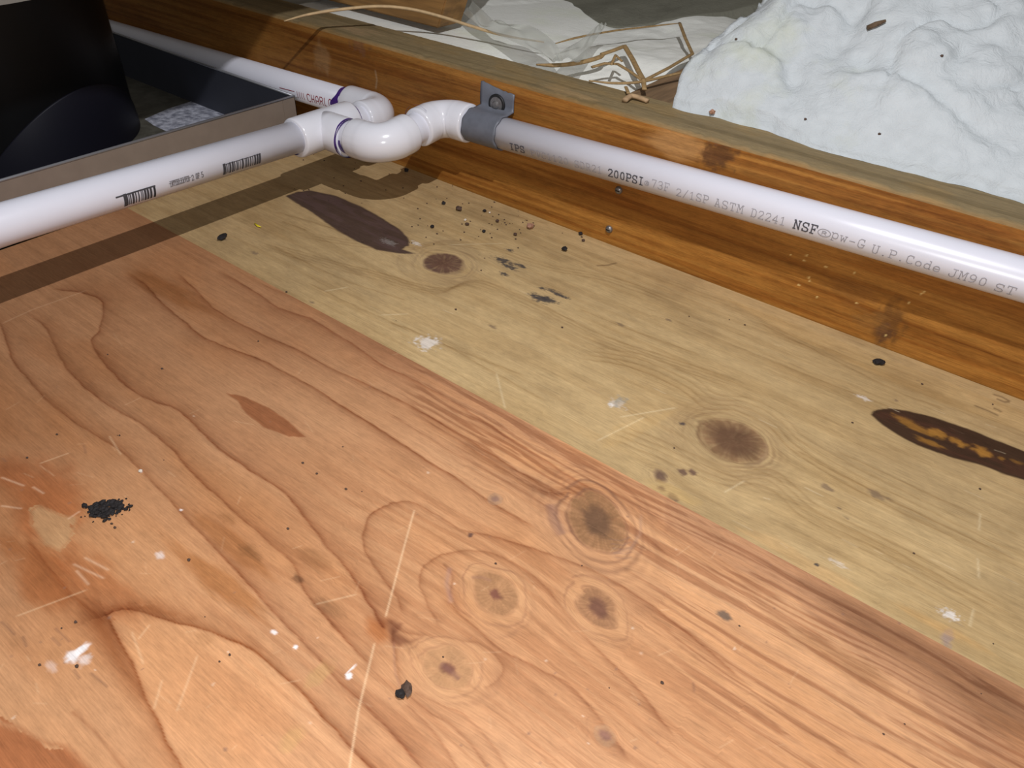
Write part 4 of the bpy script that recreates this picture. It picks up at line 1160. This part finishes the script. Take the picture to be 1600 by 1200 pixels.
# thin loose wires in the pan by the flue
WIRE = simple('dull_wire', (.25, .25, .27), rough=.4, metal=.5)
for i, pts in enumerate((((0, 245), (20, 258), (45, 266), (70, 258), (100, 252)), ((18, 268), (28, 250), (34, 240)), ((55, 250), (75, 249), (100, 256)), ((93, 240), (97, 250)), ((0, 262), (15, 268), (25, 262)))):
    P = smooth_path([hit(x, y, 2, PZ0 + th + .0025 + .002 * k % .004) for k, (x, y) in enumerate(pts)], 6)
    o = tube('wire_offcut', P, .0005, WIRE, None, n=6)
    tag(o, ['longest thin wire curling along the flue base in the pan', 'short upright bent wire at the left edge of the flue base', 'thin wire lying nearest the pan wall below the flue', 'tiny straight wire under the middle of the flue', 'thin wire at the very left end of the pan'][i], 'wire', 'loose wires in the pan')

# pale foil tape round the flue, its lower edge just inside the upper left corner
pts_ = []
for p in ((0, 8), (22, 4.5), (45, 0)):
    D = ray(*p); a = D[0] ** 2 + D[1] ** 2; b_ = 2 * (D[0] * (CAM[0] - FC[0]) + D[1] * (CAM[1] - FC[1])); c = (CAM[0] - FC[0]) ** 2 + (CAM[1] - FC[1]) ** 2 - FR ** 2
    P = CAM + D * (-b_ - math.sqrt(b_ * b_ - 4 * a * c)) / (2 * a)
    pts_.append((math.atan2(P[1] - FC[1], P[0] - FC[0]), P[2]))
k1 = (pts_[2][1] - pts_[0][1]) / (pts_[2][0] - pts_[0][0])
v, f = [], []
for k in range(41):
    az = pts_[0][0] - .9 + 1.9 * k / 40
    zz = pts_[0][1] + k1 * (az - pts_[0][0])
    for q in (zz, zz + .05):
        v.append((FC[0] + (FR + .0008) * math.cos(az), FC[1] + (FR + .0008) * math.sin(az), q))
for k in range(40):
    f.append((2 * k, 2 * k + 2, 2 * k + 3, 2 * k + 1))
ft = pymesh('foil_tape', v, f, simple('grey_foil', (.62, .62, .58), rough=.6), flue)
ft['label'] = 'pale grey foil tape'

# ------------------------------------------------------------------ straws
def straw(name, pts, rad, mat, label, flat=.55, plane=None, z=.116, group='dry straws on the cream batt', n=8):
    P = []
    for i, p in enumerate(pts):
        if len(p) == 3: P.append(hit(p[0], p[1], 2, p[2]))
        else: P.append(hit(p[0], p[1], 2, z))
    Q = smooth_path(P, 8) if len(P) > 2 else P
    m = len(Q)
    rr = [rad * (0.45 + .55 * min(1, 5 * min(k, m - 1 - k) / m)) for k in range(m)]
    o = tube(name, Q, rr, mat, None, n=n, flat=flat)
    return tag(o, label, 'straw', group)
def bent(name, pts, rad, mat, label, z=.116, flat=.5):
    """straw with sharp folds"""
    P = [hit(p[0], p[1], 2, p[2] if len(p) == 3 else z) for p in pts]
    Q = []
    for a, b in zip(P[:-1], P[1:]):
        for t in (0, .08, .35, .65, .92):
            Q.append(a + (b - a) * t)
    Q.append(P[-1])
    o = tube(name, Q, rad, mat, None, n=8, flat=flat)
    return tag(o, label, 'straw', 'dry straws on the cream batt')
straw('straw', ((444, 33, .124), (480, 23, .130), (530, 15, .134), (590, 10, .136), (640, 14, .134), (690, 26, .128), (740, 42, .122), (790, 56, .118), (850, 66, .116)), .0021, STRAW_LIGHT, 'long pale curved straw arching over the joist at its left end', flat=.7)
straw('straw', ((868, 68, .118), (905, 58, .120), (960, 48, .120), (1010, 42, .120), (1062, 36, .122)), .0016, STRAW, 'thin straw running up to the fold beside the thick batt')
bent('straw', ((1062, 36, .122), (1071, 60, .120), (1082, 84, .118), (1045, 106, .116), (1006, 126, .114)), .0019, STRAW, 'folded straw with its corner pointing at the thick batt')
straw('straw', ((838, 101, .114), (870, 102, .115), (905, 98, .116), (935, 90, .118), (945, 83, .119)), .0030, STRAW, 'thickest tan straw bundle lying along the joist edge', flat=.6)
bent('straw', ((940, 85, .119), (958, 79, .121), (976, 72, .123), (988, 92, .120), (998, 112, .117), (1006, 126, .116)), .0026, STRAW, 'straw bent into a peak above the thick straw bundle')
bent('straw', ((925, 105, .117), (945, 99, .119), (965, 100, .118), (985, 112, .117), (1004, 126, .116)), .0020, STRAW, 'tangled short straw inside the bent peak')
bent('straw', ((955, 101, .120), (962, 86, .123), (972, 96, .120)), .0014, STRAW, 'tiny looped straw under the peak')
straw('straw', ((920, 126, .1155), (960, 130, .116), (1000, 128, .117), (1045, 118, .117), (1085, 108, .117), (1118, 92, .116)), .0019, STRAW, 'long curved straw sweeping right over the timber block')
bent('straw', ((1005, 124, .118), (1007, 140, .115)), .0022, STRAW, 'short stub hanging from the straw crossing')
h = hit(985, 150, 2, HB + .0016)
o = tube('wood_splinter', smooth_path([hit(976, 157, 2, HB + .0022), hit(986, 150, 2, HB + .0030), hit(1000, 153, 2, HB + .0026), hit(1012, 158, 2, HB + .0020)], 5), .0026, simple('splinter_wood', (.50, .33, .18), rough=.8, var=.3, scale=200), None, n=8, flat=.7)
tag(o, 'pale broken splinter lying on the joist top before the timber block', 'splinter')
bent('straw', ((978, 136, .1165), (982, 146, .1160)), .0016, STRAW, 'dark little straw end standing on the joist top by the splinter')
# the chip on the big batt
P = [np.array(hit(x, y, 1, .640)) for x, y in ((1356, 46), (1370, 40), (1383, 34))]

# ------------------------------------------------------------------ clear film
FILM, nt, b = mat_new('clear_film')
setp(b, **{'Roughness': .25, 'Alpha': .6, 'Specular IOR Level': .5})
b.inputs['Base Color'].default_value = (.52, .53, .47, 1)
film = empty('plastic_film', tuple(hit(800, 80, 2, .116)), 'crumpled clear plastic film strip on the cream batt', 'film')
def ribbon(name, left, right, wob, seed):
    A = smooth_path([hit(*p[:2], 2, p[2]) for p in left], 10); B = smooth_path([hit(*p[:2], 2, p[2]) for p in right], 10)
    m = min(len(A), len(B)); k = 12
    v, f = [], []
    rs = np.random.RandomState(seed); ph = rs.rand(3) * 6
    for i in range(m):
        for j in range(k):
            t = j / (k - 1)
            p = A[i] * (1 - t) + B[i] * t
            p = p + np.array([0, 0, wob * (math.sin(t * 9 + i * .25 + ph[0]) + .6 * math.sin(i * .6 + ph[1] + t * 3)) * math.sin(math.pi * t)])
            v.append(p)
    for i in range(m - 1):
        for j in range(k - 1):
            f.append((i * k + j, i * k + j + 1, (i + 1) * k + j + 1, (i + 1) * k + j))
    return pymesh(name, v, f, FILM, film)
ribbon('film_sheet', ((700, -8, .123), (718, 14, .123), (740, 34, .123), (765, 48, .122), (800, 64, .122), (860, 92, .121)), ((728, -8, .129), (752, 14, .129), (780, 36, .129), (828, 40, .131), (866, 66, .129), (880, 94, .123)), .003, 1)
ribbon('film_fold', ((862, 94, .121), (880, 78, .123), (908, 62, .126), (926, 46, .129), (938, 36, .131)), ((906, 97, .122), (918, 80, .124), (930, 62, .127), (941, 48, .130), (948, 38, .132)), .002, 2)

# ------------------------------------------------------------------ debris
def crumb(name, c, r, mat, label, seed, sc=(1, 1, .7), group=None, cat='debris', sub=2):
    bm = bmesh.new()
    bmesh.ops.create_icosphere(bm, subdivisions=sub, radius=1)
    rs = np.random.RandomState(seed)
    for vv in bm.verts:
        k = .72 + .5 * rs.rand()
        vv.co = Vector((vv.co.x * sc[0] * r * k, vv.co.y * sc[1] * r * k, vv.co.z * sc[2] * r * k))
    zmin = min(vv.co.z for vv in bm.verts)
    bmesh.ops.rotate(bm, verts=bm.verts, cent=(0, 0, 0), matrix=Matrix.Rotation(rs.rand() * 6.28, 3, 'Z'))
    me = bpy.data.meshes.new(name); bm.to_mesh(me); bm.free()
    o = link(name, me, mat)
    o.location = (c[0], c[1], c[2] - zmin)
    return tag(o, label, cat, group)
DEB = [((348, 373), 3.2, CRUMB_DARK, 'dark round pellet near the barcoded pipe on the pale veneer'),
       ((717, 329), 3.0, CRUMB_BROWN, 'brown lump of grit in the corner below the strap'),
       ((828, 357), 3.4, CRUMB_PINK, 'pinkish chip of grit beside the joist foot'),
       ((882, 392), 2.6, CRUMB_DARK, 'dark oval speck standing alone below the lower screw'),
       ((730, 352), 2.0, CRUMB_BROWN, 'purplish brown crumb under a white grain'),
       ((693, 319), 2.0, CRUMB_DARK, 'small dark crumb nearest the elbow shadow'),
       ((675, 356), 1.8, CRUMB_DARK, 'round black crumb above the small oval knot'),
       ((756, 363), 1.8, CRUMB_DARK, 'black crumb amid the grit left of the pinkish chip'),
       ((777, 347), 1.8, CRUMB_BROWN, 'brown crumb between grit and joist'),
       ((805, 368), 1.7, CRUMB_BROWN, 'brown crumb just left of the pinkish chip'),
       ((757, 331), 1.8, CRUMB_DARK, 'dark crumb closest to the joist in the gritty corner'),
       ((907, 367), 2.0, CRUMB_DARK, 'dark crumb touching the joist foot left of the low screw'),
       ((911, 377), 1.5, CRUMB_BROWN, 'small brown crumb just off the joist foot'),
       ((1372, 568), 3.0, CRUMB_DARK, 'dark flat flake above the orange speckled pitch streak'),
       ((626, 1087), 2.4, CRUMB_DARK, 'round black pellet below the lowest large knot'),
       ((636, 1078), 2.4, CRUMB_BROWN, 'dark brown pellet touching the black one below the knot'),
       ((635, 268), 2.6, CRUMB_DARK, 'dark crumb in the lit diamond under the elbows'),
       ((765, 333), 1.0, CRUMB_PALE, 'tiny white grain near the gritty corner'),
       ((727, 345), 1.4, CRUMB_PALE, 'white grain on the purplish crumb'),
       ((220, 737), 1.1, CRUMB_PALE, 'white grain on a ring line left of the red football patch')]
for i, (p, r, m, lab) in enumerate(DEB):
    h = hit(p[0], p[1], 2, 0)
    sc = (1.5, 1, .6) if i in (0, 13, 15) else (1, 1, .7)
    crumb('crumb', h, r / 1000, m, lab, 50 + i, sc, 'crumbs on the plywood')
# charred clump: a heap of tiny granules, one thing
def clump(pc, ru, rv, nn, label, seed, size=.00075):
    rs = np.random.RandomState(seed)
    c = hit(pc[0], pc[1], 2, 0)
    bm = bmesh.new()
    for k in range(nn):
        a = rs.rand() * 6.28; q = math.sqrt(rs.rand()) * (1 if rs.rand() < .88 else 1.5)
        s = size * (rs.uniform(.5, 1.2) if rs.rand() < .8 else rs.uniform(1.3, 2.3))
        g = bmesh.ops.create_icosphere(bm, subdivisions=1, radius=s)
        ax, ay = q * math.cos(a) * ru, q * math.sin(a) * rv
        ca, sa = math.cos(.75), math.sin(.75)
        zz = s * .7 + max(0, 1 - q) * size * 1.2 * rs.rand()
        for vv in g['verts']:
            vv.co = Vector((vv.co.x * rs.uniform(.5, 1.5), vv.co.y * rs.uniform(.5, 1.5), vv.co.z * .7)) + Vector((c[0] + ax * ca - ay * sa, c[1] + ax * sa + ay * ca, zz))
    o = bmobj('charred_clump', bm, CRUMB_DARK)
    return tag(o, label, 'debris')
clump((166, 796),   .0085, .0058, 330, 'black crumbly clump on the reddish veneer by the left edge', 3)
# small scattered dirt nobody could count
rs = np.random.RandomState(9)
bm = bmesh.new()
spots = []
for k in range(150):
    if k < 70: x, y = rs.normal(770, 70), rs.normal(345, 22)
    elif k < 100: x, y = rs.uniform(450, 690), rs.uniform(240, 320)
    else: x, y = rs.uniform(20, 1580), rs.uniform(420, 1190)
    h = hit(x, y, 2, 0)
    if h[1] > YB - .003 or h[0] < -.7: continue
    s = rs.uniform(.0003, .0009)
    g = bmesh.ops.create_icosphere(bm, subdivisions=1, radius=s)
    for vv in g['verts']:
        vv.co = Vector((vv.co.x * rs.uniform(.8, 1.6), vv.co.y, vv.co.z * .6)) + Vector((h[0], h[1], s * .5))
dirt = bmobj('dirt_specks', bm, CRUMB_BROWN)
tag(dirt, 'fine dark dirt specks scattered over the plywood', 'dirt', kind='stuff')
# yellow sliver
h = hit(402, 352, 2, .0007)
o = tube('yellow_sliver', [hit(398, 349, 2, .0008), hit(403, 353, 2, .0009), hit(408, 355, 2, .0008)], [.0006, .0011, .0004], YELLOW, None, n=8, flat=.6)
tag(o, 'bright yellow sliver of plastic lying on the pale veneer', 'debris')

# chip of bark on the big batt: dropped onto its surface
bpy.context.view_layer.update()
deps = bpy.context.evaluated_depsgraph_get()
def drop(x, y):
    ok, loc, nrm, idx, ob, mt = scene.ray_cast(deps, Vector(CAM), Vector(ray(x, y)))
    return np.array(loc), np.array(nrm), ob
a, na, _ = drop(1356, 46); b_, nb, _ = drop(1384, 35)
o = tube('bark_chip', [a + na * .0018, (a + b_) / 2 + (na + nb) * .0010, b_ + nb * .0018], [.0028, .0032, .0016], simple('bark', (.16, .10, .055), rough=.8, var=.5, scale=300), None, n=8, flat=.6)
tag(o, 'small brown bark chip lying on the thick white batt', 'debris')
rs = np.random.RandomState(4)
for k, (x, y) in enumerate(((1258, 187), (1374, 210), (1112, 178), (1471, 88), (1150, 62))):
    p, nn, ob = drop(x, y)
    c = crumb('crumb', p - np.array([0, 0, .0005]), .0011 if k != 2 else .0024, CRUMB_BROWN if k != 2 else CRUMB_PINK, ['dark speck on the thick batt above the print on the pipe', 'black speck midway across the thick batt', 'rusty crumb caught between the joist top and the thick batt', 'dark speck high on the right of the thick batt', 'dark speck near the left edge of the thick batt'][k], 90 + k, (1, 1, .8), 'crumbs on the thick batt')

# ------------------------------------------------------------------ overhead timber outside the frame: shades the flue and the far left of the joist
ov = bmobj('collar_beam', box_bm(-.440, -.402, -.75, 1.6, .366, .506, .002), BROWN)
tag(ov, 'horizontal attic collar timber overhead, above the picture', 'timber')
